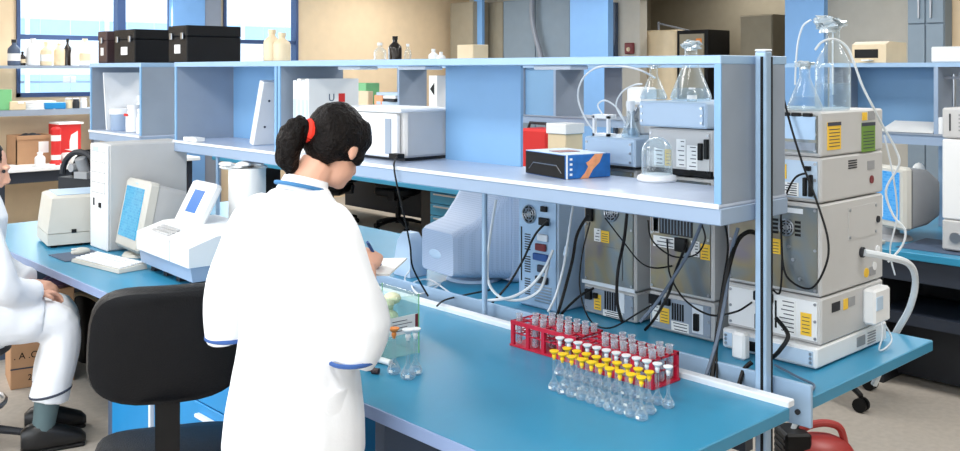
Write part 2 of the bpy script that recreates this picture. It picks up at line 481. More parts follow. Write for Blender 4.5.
# ================================================================== bench along the far wall (under the windows)
WBX0, WBX1 = -0.6, 3.35
t = thing('window_bench', 'pale laboratory bench along the far window wall', 'bench', (0, 0, 0))
obj('worktop', MB().box(WBX0, WBX1, 8.5, 9.36, .72, .76, b=.006), 'white', t)
for xx in (WBX0+.05, 1.3, WBX1-.1): obj('leg', MB().box(xx, xx+.05, 8.6, 8.65, 0, .72), 'navy', t)
ap = MB(); ap.box(WBX0+.1, WBX1-.1, 8.62, 8.64, .6, .71); obj('apron', ap, 'navy', t)
t = thing('window_shelf', 'two-level pale blue shelf above the far window bench', 'shelf', (0, 0, 0))
obj('lower_board', MB().box(WBX0, WBX1, 8.95, 9.3, 1.25, 1.31), 'shelfgrey', t)
obj('upper_board', MB().box(WBX0, WBX1, 8.98, 9.3, 1.735, 1.765), 'shelfgrey', t)
for xx in (-.4, 2.44): obj('upright', MB().box(xx, xx+.07, 9.2, 9.27, .76, 1.765), 'shelfgrey', t)

def bottle(name, label, loc, r, h, mt, cap='white', neck=.35, lab=None, group=None, cat='bottle'):
    t = thing(name, label, cat, loc, 0, group)
    obj('bottle_body', MB().lathe([(r*.9, 0), (r, r*.12), (r, h*.58), (r*.92, h*.66), (r*neck, h*.8), (r*neck, h*.9)], n=16), mt, t)
    obj('cap', MB().lathe([(r*neck*1.15, h*.88), (r*neck*1.15, h), (r*neck*.9, h*1.0)], n=14), cap, t)
    if lab:
        obj('label', MB().lathe([(r*1.012, h*.18), (r*1.012, h*.46)], n=16, caps=False), lab, t)
    return t
# bottles on the upper shelf: px of base centre, height px, radius px
Yb = 9.1
for px, hp, rp, mt, cap, lab, nm in (
    (14, 26, 6.0, 'slate', 'dark', 'paper', 'grey bottle with white label at the left end of the window shelf'),
    (22.5, 14, 3.0, 'amber', 'black', 'creamy', 'small brown bottle beside the grey one on the window shelf'),
    (33, 27, 6.5, 'white', 'white', None, 'largest white bottle on the window shelf, plain without a label'),
    (46, 24, 5.6, 'creamy', 'creamy', 'paper', 'cream bottle with pale label right of the largest white bottle'),
    (59, 25, 5.6, 'creamy', 'white', 'creamy', 'cream bottle beside the dark-capped bottle on the window shelf'),
    (67.5, 27, 3.6, 'amber', 'black', None, 'slim dark bottle with black cap on the window shelf'),
    (73, 20, 4.4, 'white', 'white', 'paper', 'short white bottle right of the slim dark bottle'),
    (85, 27, 6.2, 'white', 'creamy', 'creamy', 'white bottle at the right end of the window shelf beside the brown case'),
    ):
    p = on_y(px, 64, Yb); s = (p-Vector((CAMX, CAMY, CAMZ))).dot(Vector((SN, CS, 0)))/FP
    bottle('reagent_bottle', nm, (p.x, Yb, 1.765), rp*s, hp*s, mt, cap, lab=lab, group='bottles on the window shelf')
# things on the lower window shelf
def small_box(name, label, cat, pxa, pxb, pya, pyb, y, zb, mt, depth=.12, rz=0.0, mats=None):
    p0 = on_y(pxa, pyb, y); p1 = on_y(pxb, pya, y)
    o = obj(name, MB().box(0, p1.x-p0.x, 0, depth, 0, p1.z-p0.z, b=.006), mt)
    return tag(o, label, cat, None, (p0.x, y, zb))
small_box('storage_bin', 'green plastic bin at the left end of the lower window shelf', 'bin', -2, 12, 88, 109, 9.0, 1.31, 'greenp')
small_box('white_carton', 'cream carton beside the green bin under the window', 'box', 10, 26, 100, 109, 8.98, 1.31, 'creamy')
pp = on_y(36, 108, 9.0)
for k in range(4):
    o = obj('paper_stack', MB().box(-.2, .2, -.1, .1, 0, .02), 'paper')
    tag(o, ['bottom', 'second', 'third', 'top'][k]+' sheaf in the loose white paper pile on the lower window shelf', 'papers', 'paper pile under the window', (pp.x, 9.1, 1.311+k*.0215), .1*k-.15)
small_box('blue_tray', 'bright blue tray on the lower window shelf', 'tray', 45, 66, 101, 108, 8.97, 1.31, 'cyanblue')
for k, (px, m_, l_) in enumerate(((68.5, 'creamy', 'cream jar with white lid right of the blue tray'), (76, 'dark', 'dark jar right of the cream jar on the lower window shelf'), (83.5, 'white', 'white jar at the right end of the lower window shelf'))):
    p = on_y(px, 108, 9.05); bottle('jar', l_, (p.x, 9.05, 1.31), .035, .11, m_, 'white', .8)
small_box('notice', 'white notice stuck on the lower window pane', 'notice', 63, 76, 76, 83, 9.437, on_y(63, 83, 9.437).z, 'paper', .004)
# on the window bench worktop
def wb(px, py, y): p = on_y(px, py, y); return p
p0 = on_y(16, 160, 8.75); p1 = on_y(52, 136, 8.75)
t = thing('cardboard_box', 'open brown cardboard box standing on the window bench', 'box', (p0.x, 8.75, .76))
L = p1.x-p0.x; H = .30
bb = MB(); bb.box(0, L, 0, .01, 0, H); bb.box(0, L, .29, .3, 0, H); bb.box(0, .01, 0, .3, 0, H); bb.box(L-.01, L, 0, .3, 0, H); bb.box(0, L, 0, .3, 0, .01)
obj('carton', bb, 'cardboard', t); obj('flap', MB().box(0, L, -.012, -.002, H-.04, H), 'cardboard', t)
obj('label', MB().box(L*.62, L*.9, -.004, 0, H*.4, H*.78), 'paper', t)
gg = MB(); [gg.ball((.1+.05*k, .15+.03*math.sin(k*2), .25+.02*math.sin(k*.9)), .06, .08, .05, 10, 6) for k in range(5)]
tag(obj('dark_bag', gg, 'dark'), 'dark bag stuffed in the open cardboard box on the window bench', 'bag', None, (p0.x, 8.75, .76))
p0 = on_y(57, 148, 8.8); p1 = on_y(81, 124, 8.8)
t = thing('red_carton', 'bright red carton with white print on the window bench', 'box', (p0.x, 8.8, .76))
L = p1.x-p0.x; H = p1.z-.76
obj('carton', MB().box(0, L, 0, .25, 0, H, b=.004), 'redbox', t)
pr = MB(); pr.prism([(L*.3, H*.35), (L*.52, H*.35), (L*.52, H*.55), (L*.58, H*.72), (L*.86, H*.82), (L*.86, H*.3), (L*.6, H*.3)], 'y', -.003, 0)
obj('printed_mark', pr, 'paper', t); obj('top_sheet', MB().box(.01, L+.02, -.02, .27, H, H+.02), 'paper', t)
p0 = on_y(51.5, 157, 8.6); r_ = .055
t = thing('red_bottle', 'tall red bottle with white band beside the red carton', 'bottle', (p0.x+.06, 8.65, .76))
obj('bottle_body', MB().lathe([(.06, 0), (.06, .02), (.045, .04), (.045, .3), (.05, .36), (.03, .38)]), 'redbox', t)
obj('band', MB().lathe([(.047, .05), (.047, .1)], caps=False), 'paper', t); obj('upper_band', MB().lathe([(.0475, .24), (.0475, .3)], caps=False), 'paper', t)
p0 = on_y(40, 160, 8.58); bottle('white_bottle', 'squat white bottle in front of the cardboard box', (p0.x, 8.58, .76), .05, .14, 'white', 'white', .5)
o = obj('desk_papers', MB().box(-.5, .5, -.12, .12, 0, .012), 'paper'); p0 = on_z(35, 165, .76); tag(o, 'white papers spread along the front of the window bench', 'papers', None, (p0.x, 8.72, .761), -.03)
o = obj('wrapped_parcel', MB().box(-.32, .3, -.16, .16, 0, .11, b=.03), 'paper'); p0 = on_y(77, 158, 8.6); tag(o, 'white wrapped parcel on the window bench right of the red bottle', 'parcel', None, (p0.x+.20, 8.62, .76), .1)

# ================================================================== near double bench
t = thing('lab_bench', 'long blue-topped laboratory bench in the foreground where the woman stands', 'bench', (0, 0, 0))
obj('worktop', MB().box(.006, .87, 0, 5.0, .722, .76, b=.003), 'bench', t)
obj('front_edging', MB().box(0, .006, 0, 5.0, .724, .761, b=.001), 'edge', t, 'pale edging strip along the front')
obj('rear_upstand', MB().box(.862, .898, 0.0, 5.0, .757, .778, b=.003), 'white_metal', t, 'white upstand strip along the back')
for y in (.83, 2.80, 4.7): obj('support_panel', MB().box(.06, .8, y, y+.045, 0, .722), 'slate', t)
obj('crossbar', MB().box(.80, .84, .1, 4.9, .62, .70), 'navy', t)
obj('end_leg', MB().box(.55, .60, .05, .09, 0, .722), 'navy', t)
t = thing('lab_bench', 'matching blue bench behind the tall post carrying the stacked instruments', 'bench', (0, 0, 0))
obj('worktop', MB().box(.985, 1.865, 0, 5.0, .722, .76, b=.003), 'bench', t)
pl = MB(); pl.box(.972, .985, -.01, 5.0, .675, .80, b=.002); obj('front_plate', pl, 'alu', t, 'pale metal plate along the front')
obj('bolt', MB().cyl((.965, .03, .715), (.973, .03, .715), .008), 'dark', t)
for y in (.9, 2.0, 3.35, 4.7): obj('support_panel', MB().box(1.05, 1.60, y, y+.045, 0, .722), 'slate', t)
obj('rear_rail', MB().box(1.25, 1.29, .9, 4.9, .60, .70), 'navy', t)

# shelf over the double bench ------------------------------------------------
SX0, SX1, Z0, ZF, ZT = .757, 1.109, 1.271, 1.333, 1.763
def shelf_unit(label, y0, y1, dividers, backs, posts):
    t = thing('bench_shelf', label, 'shelf', (0, 0, 0))
    b = MB(); b.box(SX0-.012, SX1+.012, y0-.004, y1, Z0, ZF-.012, b=.003)
    obj('base_beam', b, 'shelf', t)
    obj('shelf_board', MB().box(SX0-.014, SX1+.014, y0, y1, ZF-.012, ZF, b=.003), 'shelftop', t)
    obj('front_lip', MB().box(SX0-.017, SX0-.014, y0, y1, ZF-.013, ZF+.001), 'white_metal', t)
    obj('top_board', MB().box(SX0-.008, SX1+.008, y0-.002, y1+.002, ZT-.026, ZT, b=.002), 'paleblue', t)
    for y in (y0, y1-.022): obj('end_panel', MB().box(SX0, SX1, y, y+.022, ZF, ZT-.026), 'shelfgrey', t);  # near-facing sides carry their shade in the grey colour
    for y in (y0, y1-.022): obj('end_edging', MB().box(SX0-.006, SX0, y, y+.022, ZF, ZT-.026), 'panelblue', t)
    for y in dividers:
        obj('divider', MB().box(SX0, SX1, y, y+.02, ZF, ZT-.026), 'shelfgrey', t)
        obj('divider_edging', MB().box(SX0-.006, SX0, y, y+.02, ZF, ZT-.026), 'panelblue', t)
    for a, c in backs: obj('back_panel', MB().box(SX1-.014, SX1, a, c, ZF, ZT-.026), 'panelblue', t)
    for y, zt, zb in posts:
        p = obj('post', MB().cyl((.933, y, zb), (.933, y, zt), .011, n=14), 'alu', t)
    return t
su = shelf_unit('long pale blue open shelf unit raised on posts above the double bench', .15, 3.65, (2.545, 2.575), ((1.297, 1.754), (2.60, 3.62)), ((1.334, Z0, .76), (2.55, Z0, .76), (3.50, Z0, .76)))
p = obj('post', MB().box(.914, .951, .102, .139, 0, 1.775, b=.004), 'alu', su)
g = MB(); g.box(.9125, .9145, .110, .119, 0, 1.76); g.box(.944, .9515, .1005, .1025, 0, 1.76)
obj('groove', g, 'black', p); obj('post_cap', MB().box(.913, .952, .101, .140, 1.775, 1.782, b=.003), 'white_metal', p)
for y in (.95, 1.75, 2.2):
    obj('under_shelf_lamp', MB().box(.9, 1.0, y-.09, y+.09, ZT-.042, ZT-.027, b=.004), 'white_metal', su)
su2 = shelf_unit('shorter pale blue shelf unit at the far end of the bench above the computer tower', 4.09, 4.87, (), ((4.11, 4.33),), ((4.5, Z0, .76),))

# ================================================================== instrument stacks on the far bench
def module(label, x0, x1, y0, y1, z0, z1, rear='zinc', case='instr', name='analyser_module', rear_lo=None):
    """x0 face looks at the near bench (the module's rear)"""
    t = thing(name, label, 'instrument', (x0, y0, z0))
    W, H, D = y1-y0, z1-z0, x1-x0
    obj('casing', MB().box(.006, D, 0, W, 0, H, b=.006), case, t)
    obj('rear_panel', MB().box(0, .006, .012, W-.012, .012, H-.012), rear, t)
    s = MB()
    for yy in (.018, W-.018):
        for zz in (.02, H*.5, H-.02): s.cyl((-.003, yy, zz), (0, yy, zz), .005, n=8)
    obj('screws', s, 'steel', t)
    return t, W, H, D
def fan(t, y, z, r):
    g = MB()
    g.tube([(-.004, y+r*math.cos(a*math.pi/12), z+r*math.sin(a*math.pi/12)) for a in range(25)], .003, 6)
    for rr in (r*.3, r*.65): g.tube([(-.004, y+rr*math.cos(a*math.pi/12), z+rr*math.sin(a*math.pi/12)) for a in range(25)], .0025, 6)
    for a in range(4): g.cyl((-.004, y-r*math.cos(a*math.pi/4), z-r*math.sin(a*math.pi/4)), (-.004, y+r*math.cos(a*math.pi/4), z+r*math.sin(a*math.pi/4)), .002, n=6)
    d = obj('fan_opening', MB().cyl((-.002, y, z), (0, y, z), r), 'black', t)
    obj('fan_guard', g, 'steel', d)
def patch(t, name, y0, y1, z0, z1, mt, th=.002):
    return obj(name, MB().box(-th, 0, y0, y1, z0, z1), mt, t)
def label_lines(t, y0, y1, z0, z1, n=5):
    o = patch(t, 'label', y0, y1, z0, z1, 'paper')
    g = MB()
    for k in range(n):
        zz = z0+(z1-z0)*(k+.5)/n; g.box(-.003, -.002, y0+.006, y1-.006-random.random()*(y1-y0)*.4, zz-.0015, zz+.0015)
    obj('print', g, 'print', o)
def warn(t, y0, y1, z0, z1):
    o = patch(t, 'warning_label', y0, y1, z0, z1, 'yellowlab')
    g = MB()
    for k in range(4):
        zz = z0+(z1-z0)*(k+.7)/5; g.box(-.003, -.002, y0+.006, y1-.006, zz-.001, zz+.001)
    obj('print', g, 'print', o)
def vents(t, y0, y1, z0, z1, n=8, vertical=True):
    g = MB()
    for k in range(n):
        if vertical:
            yy = y0+(y1-y0)*(k+.5)/n; g.box(-.002, 0, yy-.3*(y1-y0)/n, yy+.3*(y1-y0)/n, z0, z1)
        else:
            zz = z0+(z1-z0)*(k+.5)/n; g.box(-.002, 0, y0, y1, zz-.3*(z1-z0)/n, zz+.3*(z1-z0)/n)
    obj('vent_slots', g, 'black', t)
def sockets(t, lst):
    for y, z, w_, h_ in lst: obj('socket', MB().box(-.014, 0, y-w_/2, y+w_/2, z-h_/2, z+h_/2, b=.002), 'black', t)

# remember: +y runs to the LEFT in the picture
# --- stack 1
X0, X1 = 1.25, 1.62
t, W, H, D = module('lowest module of the leftmost instrument stack, vent slots and yellow label on its rear', X0, X1, .845, 1.105, .765, .877, 'shelfgrey')
warn(t, .165, .20, .02, .08); vents(t, .09, .15, .03, .1, 5); label_lines(t, .06, .155, .004, .028, 3); sockets(t, [(.225, .075, .03, .04), (.19, .075, .02, .02)])
patch(t, 'connector_strip', .05, .075, .03, .105, 'white_metal')
t, W, H, D = module('brown metal-backed module of the leftmost stack, fan and yellow label', X0, X1, .845, 1.105, .882, 1.345)
fan(t, .115, .29, .032); warn(t, .125, .165, .17, .215); label_lines(t, .167, .20, .17, .22, 4); patch(t, 'sub_plate', .06, .20, .035, .155, 'zinc', .003)
sockets(t, [(.22, .27, .03, .05), (.215, .33, .04, .04)]); obj('lower_rim', MB().box(-.004, 0, 0, W, -.002, .012), 'white_metal', t)
t, W, H, D = module('pale blue box on top of the leftmost instrument stack', X0-.02, X1-.06, .835, 1.085, 1.352, 1.46, 'instrblue', 'instrblue')
obj('dark_base', MB().box(.0, D, .004, W-.004, -.006, .004), 'black', t)
# --- stack 2
t, W, H, D = module('lowest module of the middle instrument stack with round sockets', X0, X1, .505, .785, .765, .9, 'shelfgrey')
warn(t, .185, .225, .03, .085); label_lines(t, .228, .26, .03, .09, 4); vents(t, .12, .175, .05, .11, 5); label_lines(t, .1, .175, .012, .045, 3)
sockets(t, [(.245, .11, .05, .035), (.19, .11, .025, .025), (.065, .06, .02, .06)]); patch(t, 'connector_strip', .04, .085, .02, .12, 'white_metal')
t, W, H, D = module('tall metal-backed module of the middle stack, vent grid and yellow label', X0, X1, .505, .785, .906, 1.335)
g = MB(); g.box(-.004, 0, .085, .225, .215, .30); vg = obj('vent_grid', g, 'dark', t); vv = MB()
for k in range(10): vv.box(-.006, -.004, .09+k*.0138, .094+k*.0138, .22, .295)
obj('grid_bars', vv, 'locker', vg)
warn(t, .012, .05, .145, .20); label_lines(t, .055, .09, .15, .205, 5); label_lines(t, .16, .255, .165, .205, 3); sockets(t, [(.13, .185, .05, .05)])
patch(t, 'connector_strip', .23, .258, .215, .33, 'instr'); label_lines(t, .233, .255, .22, .30, 6)
t, W, H, D = module('module with paper labels and black sockets under the white box, seen through the open shelf', X0, X1, .508, .79, 1.341, 1.507, 'instr')
label_lines(t, .11, .15, .03, .13, 6); label_lines(t, .06, .105, .015, .11, 7); sockets(t, [(.045, .09, .016, .06), (.02, .1, .016, .07)]); warn(t, .17, .2, .03, .09); label_lines(t, .205, .25, .03, .09, 4)
obj('dark_base', MB().box(-.003, D, .002, W-.002, 0, .022), 'black', t)
t, W, H, D = module('pale blue flat box on top of the middle instrument stack carrying the flasks', X0-.03, X1-.05, .515, .81, 1.513, 1.605, 'instrblue', 'instrblue')
STACK2_TOP = 1.605
# --- stack 3 (beside the tall post)
X0, X1, YA, YZ = 1.255, 1.705, .108, .455
def side_patch(t, name, x0, x1, z0, z1, mt, th=.002):
    return obj(name, MB().box(x0, x1, -th, 0, z0, z1), mt, t)
t, W, H, D = module('shallow base unit at the bottom of the right-hand instrument stack', X0-.03, X1+.03, YA, YZ, .765, .832, 'instrblue', 'white')
g = MB()
for k in range(5): g.box(.36, .42, -.002, 0, .012+k*.009, .016+k*.009)
obj('side_vents', g, 'grey', t); side_patch(t, 'side_label', .28, .34, .018, .05, 'grey')
sockets(t, [(.2, .03, .08, .03)])
t, W, H, D = module('white module second from the bottom of the right-hand stack with orange label', X0, X1, YA, YZ, .835, .985, 'white', 'instr')
o = patch(t, 'warning_label', .03, .068, .025, .098, 'yellowlab'); g = MB()
for k in range(5): g.box(-.003, -.002, .036, .062, .035+k*.012, .037+k*.012)
obj('print', g, 'print', o)
label_lines(t, .085, .15, .02, .13, 8); vents(t, .152, .162, .03, .12, 1); sockets(t, [(.2, .125, .07, .03), (.2, .04, .06, .05)])
side_patch(t, 'badge', .075, .13, .095, .125, 'dark'); side_patch(t, 'round_label', .155, .185, .09, .125, 'yellowlab'); side_patch(t, 'grey_label', .19, .235, .095, .125, 'grey')
bx = obj('side_box', MB().box(.29, .41, -.045, 0, .02, .14, b=.008), 'white', t); g = MB(); g.box(.30, .345, -.048, -.045, .07, .115); obj('window', g, 'instrblue', bx)
g = MB(); g.tube([(.33, -.05, .03), (.32, -.055, -.02), (.31, -.05, -.062), (.36, -.05, -.065), (.43, -.04, -.05), (.42, -.02, .0)], .003, 6, 0, 5); obj('lead', g, 'whitecable', bx)
t, W, H, D = module('tallest module of the right-hand stack, iridescent metal rear and white hose on its side', X0, X1, YA, YZ, .99, 1.287)
fan(t, .118, .212, .026); vents(t, .148, .17, .185, .24, 4, False); vents(t, .068, .088, .185, .24, 4, False); warn(t, .14, .172, .12, .17); patch(t, 'connector_strip', .06, .115, .262, .278, 'white_metal'); sockets(t, [(.135, .272, .03, .02)])
for zz in (.05, .11, .15): obj('rivet', MB().cyl((-.004, .05+zz*.4, zz), (0, .05+zz*.4, zz), .006, n=10), 'steel', t)
fr = MB(); x0, x1, z0, z1 = .19, .40, .16, .27
fr.box(x0, x1, -.0015, 0, z0, z1); obj('access_cover', fr, 'instr', t)
s = MB()
for a in (x0+.01, x1-.01):
    for c in (z0+.01, z1-.01): s.cyl((a, -.004, c), (a, -.0015, c), .005, n=8)
obj('cover_screws', s, 'steel', t)
obj('hose_port', MB().cyl((.285, -.008, .11), (.285, 0, .11), .018), 'dark', t)
g = MB(); g.cyl((.405, -.006, .21), (.405, 0, .21), .012); obj('tube_port', g, 'dark', t)
for a, c in ((.405, .105), (.38, .05)): obj('round_plug', MB().cyl((a, -.004, c), (a, 0, c), .014), 'white', t)
obj('round_label', MB().cyl((.32, -.003, .035), (.32, 0, .035), .016), 'yellowlab', t); side_patch(t, 'grey_label', .345, .39, .02, .05, 'grey')
g = MB(); g.tube([(.285, -.01, .11), (.37, -.05, .09), (.50, -.07, .05), (.60, -.05, -.03), (.645, -.01, -.14), (.65, .05, -.26), (.64, .12, -.45)], .012, 8, 0, 6); obj('waste_hose', g, 'whitecable', t)
t, W, H, D = module('module with connector plate and dark red spot, second from the top of the right-hand stack', X0, X1, YA, YZ, 1.292, 1.437, 'instrblue', 'instr')
g = MB()
for k in range(4): g.box(.19, .25, -.002, 0, .098+k*.008, .102+k*.008)
obj('side_vents', g, 'dark', t); side_patch(t, 'grey_label', .33, .38, .085, .115, 'grey'); obj('red_spot', MB().cyl((.36, -.003, .05), (.36, 0, .05), .014), 'darkred', t)
warn(t, .118, .142, .07, .118); label_lines(t, .075, .135, .015, .06, 6); sockets(t, [(.03, .055, .012, .07), (.05, .05, .012, .06), (.04, .11, .02, .015)])
t, W, H, D = module('top module of the right-hand stack with orange-yellow and green labels on its side', X0, X1, YA, YZ, 1.44, 1.585, 'zinc', 'instr')
patch(t, 'upper_plate', .016, .3, .055, .13, 'alu', .004); patch(t, 'lower_plate', .016, .3, .02, .045, 'shelfgrey', .004); sockets(t, [(.04, .135, .03, .012), (.08, .135, .03, .012), (.12, .135, .03, .012)])
o = side_patch(t, 'yellow_label', .045, .135, .02, .11, 'yellowlab'); g = MB(); g.box(.045, .135, -.003, -.002, .098, .11)
for k in range(6): g.box(.055, .125, -.003, -.002, .03+k*.011, .0325+k*.011)
obj('print', g, 'print', o)
o = side_patch(t, 'green_label', .285, .385, .0, .10, 'greenlab'); g = MB(); g.box(.285, .385, -.003, -.002, .088, .1)
for k in range(6): g.box(.295, .375, -.003, -.002, .012+k*.011, .0145+k*.011)
obj('print', g, 'print', o)
side_patch(t, 'small_yellow_label', .29, .325, .108, .135, 'yellowlab'); side_patch(t, 'grey_label', .335, .385, .108, .138, 'grey')

# ================================================================== computer tower and monitor on the far bench (seen from behind)
t = thing('computer_tower', 'pale computer tower with its cable-covered rear towards us, right of the big monitor', 'computer', (1.16, 1.16, .76))
obj('casing', MB().box(.006, .38, 0, .215, .0, .45, b=.006), 'instrblue', t)
obj('rear_panel', MB().box(0, .006, .006, .209, .008, .445), 'alu', t)
fan(t, .150, .375, .036)
sockets(t, [(.065, .405, .03, .022), (.065, .355, .05, .03)])
vents(t, .19, .2, .1, .32, 1)
for k, (z, mt) in enumerate(((.29, 'white_metal'), (.25, 'darkred'), (.21, 'trim'), (.165, 'print'), (.12, 'dark'))):
    obj('port', MB().box(-.012, 0, .045+.01*(k % 2), .10+.012*(k % 3), z-.014, z+.014, b=.003), mt, t)
g = MB()
for k in range(6): g.box(-.003, 0, .03, .12, .03+k*.012, .035+k*.012)
obj('slot_covers', g, 'steel', t)
for r in range(3):
    g = MB()
    for k in range(7): g.box(-.003, 0, .145, .175, .05+r*.09+k*.01, .054+r*.09+k*.01)
    obj('vent_slots', g, 'dark', t)

t = thing('crt_monitor', 'large pale blue tube monitor with perforated rear towards us', 'monitor', (1.36, 1.86, .76), math.radians(-8))
# rear bulge: rings from the back (x=-.22) to the screen frame (x=.2)
def rr(x, y0, y1, z0, z1, r=.03, n=4):
    pts = []
    for cy, cz, a0 in ((y1-r, z1-r, 0), (y0+r, z1-r, 90), (y0+r, z0+r, 180), (y1-r, z0+r, 270)):
        for k in range(n+1):
            a = math.radians(a0+90*k/n); pts.append((x, cy+r*math.cos(a), cz+r*math.sin(a)))
    return pts
g = MB(); g.loft([rr(-.20, -.13, .13, .05, .235, .02), rr(-.19, -.135, .135, .045, .245, .03), rr(-.08, -.15, .15, .03, .28, .04), rr(0, -.175, .175, .02, .36, .05), rr(.07, -.2, .2, .015, .44, .05)])
obj('rear_housing', g, 'perf', t)
g = MB(); g.loft([rr(.07, -.205, .205, .01, .445, .03), rr(.10, -.21, .21, .0, .46, .03), rr(.2, -.21, .21, .0, .46, .03)]); obj('front_housing', g, 'perf', t); obj('top_strip', MB().box(.09, .2, -.18, .18, .458, .466, b=.003), 'creamy', t)
obj('badge', MB().ball((-.2, .02, .13), .004, .05, .02), 'instrblue', t)
obj('screen', MB().box(.2, .204, -.17, .17, .06, .42), 'black', t)
obj('stand', MB().lathe([(.13, 0), (.12, .012), (.06, .02), (.06, .03)]), 'instrblue', t)
o = obj('loudspeaker', MB().loft([[(x*s_, y*s_, z) for x, y in ((-.05, -.06), (.05, -.06), (.05, .06), (-.05, .06))] for z, s_ in ((0, 1), (.06, 1.02), (.16, .8), (.2, .5))]), 'instrblue')
tag(o, 'small pale loudspeaker standing left of the big perforated monitor', 'loudspeaker', None, (1.19, 2.115, .76))

# ================================================================== white analyser, files and carton on the shelf
t = thing('desktop_analyser', 'white box-shaped analyser with paper note standing on the shelf behind her head', 'instrument', (.85, 1.76, ZF))
obj('casing', MB().box(.03, .30, 0, .50, .015, .215, b=.01), 'instr', t)
obj('lid', MB().box(.0, .30, -.002, .502, .205, .222, b=.006), 'white', t)
obj('front_door', MB().box(.0, .03, .03, .50, .015, .2, b=.008), 'white', t)
obj('handle_strip', MB().box(-.004, 0, .06, .10, .03, .18), 'shelfgrey', t)
o = obj('note', MB().box(-.003, 0, .17, .28, .05, .13), 'paper', t); g = MB()
for k in range(4): g.box(-.004, -.003, .19, .265-.012*k, .07+k*.014, .073+k*.014)
obj('print', g, 'trim', o)
obj('foot', MB().box(.05, .28, .03, .47, 0, .015), 'dark', t)
g = MB(); pts = [on_x(398, 155, .84), on_x(394, 165, .735), on_x(397, 185, .73), on_x(404, 215, .75), on_x(410, 245, .78), on_x(413, 268, .80), on_x(428, 296, .89)]
g.tube(pts, .004, 6, 0, 5); g.box(.815, .85, pts[0].y-.03, pts[0].y+.03, pts[0].z-.012, pts[0].z+.006)
tag(obj('power_cable', g, 'rubber'), 'black mains lead hanging from the shelf analyser down to the bench', 'cable')
# files in the middle bay
FN = ('first', 'second', 'third', 'fourth')
for k in range(4):
    y = 2.375+.035*k
    t = thing('file_folder', FN[k]+' white file from the right in the row standing on the shelf behind her ponytail', 'folder', (.80, y, ZF), 0, 'files on the shelf')
    obj('cover', MB().box(0, .28, 0, .028, 0, .345-.008*(k % 2)), 'paper', t); obj('spine_label', MB().box(-.002, 0, .006, .022, .08, .25), 'instrblue', t)
    if k == 0:
        text('letter', 'U', .05, 'slate', t, (.125, -.001, .255), FACE_NY); obj('red_stamp', MB().box(.165, .20, -.002, 0, .235, .275), 'redbox', t)
# leaning white folder in the left bay
t = thing('ring_binder', 'white binder leaning at an angle in the empty left shelf bay', 'folder', (.84, 3.0, ZF+.0175))
g = MB(T=Matrix.Rotation(math.radians(18), 4, 'X')); g.box(0, .24, -.05, -.01, 0, .34, b=.004); obj('cover', g, 'white', t)
g = MB(T=Matrix.Rotation(math.radians(18), 4, 'X'))
for z in (.1, .24): g.cyl((.05, -.052, z), (.05, -.049, z), .006)
obj('ring_hole', g, 'print', t)
# left bay small roll at the front edge
o = obj('paper_sheet', MB().box(-.02, .03, .28, .43, 0, .02), 'paper'); tag(o, 'small folded white paper at the left end of the left shelf bay', 'paper', None, (.765, 3.1, ZF+.002))
# contents of the far shelf unit
o = obj('white_board', MB(T=Matrix.Rotation(math.radians(-8), 4, 'X')).box(0, .26, 0, .012, 0, .37), 'white'); tag(o, 'white board leaning inside the far shelf unit', 'board', None, (.80, 4.72, ZF+.004))
t = thing('storage_tub', 'grey-blue tub with white lid in the far shelf unit', 'tub', (.86, 4.65, ZF))
obj('tub', MB().lathe([(.055, 0), (.06, .01), (.062, .11)]), 'shelf', t); obj('lid', MB().lathe([(.067, .105), (.067, .135), (.06, .14)]), 'white', t)
t = bottle('sample_bottle', 'white bottle with red print in the far shelf unit', (.86, 4.44, ZF), .05, .17, 'white', 'white', .75, 'white')
obj('red_print', MB().box(-.0525, -.049, -.02, .03, .10, .115), 'redbox', t)
bottle('sample_bottle', 'white jug behind the tub in the far shelf unit', (1.0, 4.62, ZF), .07, .22, 'white', 'white', .5)
bottle('sample_bottle', 'slim white bottle at the right edge of the far shelf unit', (.82, 4.26, ZF), .022, .15, 'white', 'white', .6)
# blue carton in the right bay
t = thing('printed_carton', 'blue and black carton with an orange print standing on the shelf', 'box', (.884, .869, ZF), math.radians(-13))
a = MB(); a.box(0, .2, 0, .255, 0, .085, b=.002); obj('carton', a, 'boxside', t)
obj('black_end', MB().box(-.002, 0, .002, .253, .002, .083), 'black', t)
g = MB(); g.tube([(-.003, .05, .045), (-.003, .2, .045)], .002, 4); g.tube([(-.003, .05, .045), (-.003, .02, .02)], .0012, 4); g.tube([(-.003, .2, .045), (-.003, .23, .02)], .0012, 4); obj('handle_line', g, 'steel', t)
g = MB(); g.prism([(.065, 0), (.10, 0), (.12, .03), (.15, .055), (.165, .085), (.13, .085), (.105, .062), (.09, .055), (.10, .04), (.085, .018)], 'y', -.002, 0); obj('orange_print', g, 'boxorange', t)
g = MB(); g.box(.004, .01, -.002, 0, .0, .085)
for k in range(4): g.box(.02, .03, -.002, 0, .012+k*.018, .02+k*.018)
obj('printed_mark', g, 'paper', t)
obj('top_flap', MB().box(.0, .18, .0, .255, .085, .087), 'instrblue', t); obj('tape', MB().box(.04, .13, .09, .16, .087, .089), 'darkred', t)
# bell jar
c = on_z(661, 181, ZF)
t = thing('bell_jar', 'glass bell jar on a white round base at the right end of the shelf', 'bell jar', (c.x-.01, c.y+.01, ZF))
obj('base', MB().lathe([(.066, 0), (.07, .006), (.066, .018), (.05, .024)], n=28), 'white', t)
R_ = .053; g = MB(); prof = [(R_, .024), (R_, .10)]+[(R_*math.cos(a*math.pi/16), .10+R_*math.sin(a*math.pi/16)) for a in range(1, 8)]+[(.004, .10+R_)]
g.lathe(prof, n=28, caps=False); obj('dome', g, glass('bell_jar_glass', (240, 247, 250), .75, .07), t)

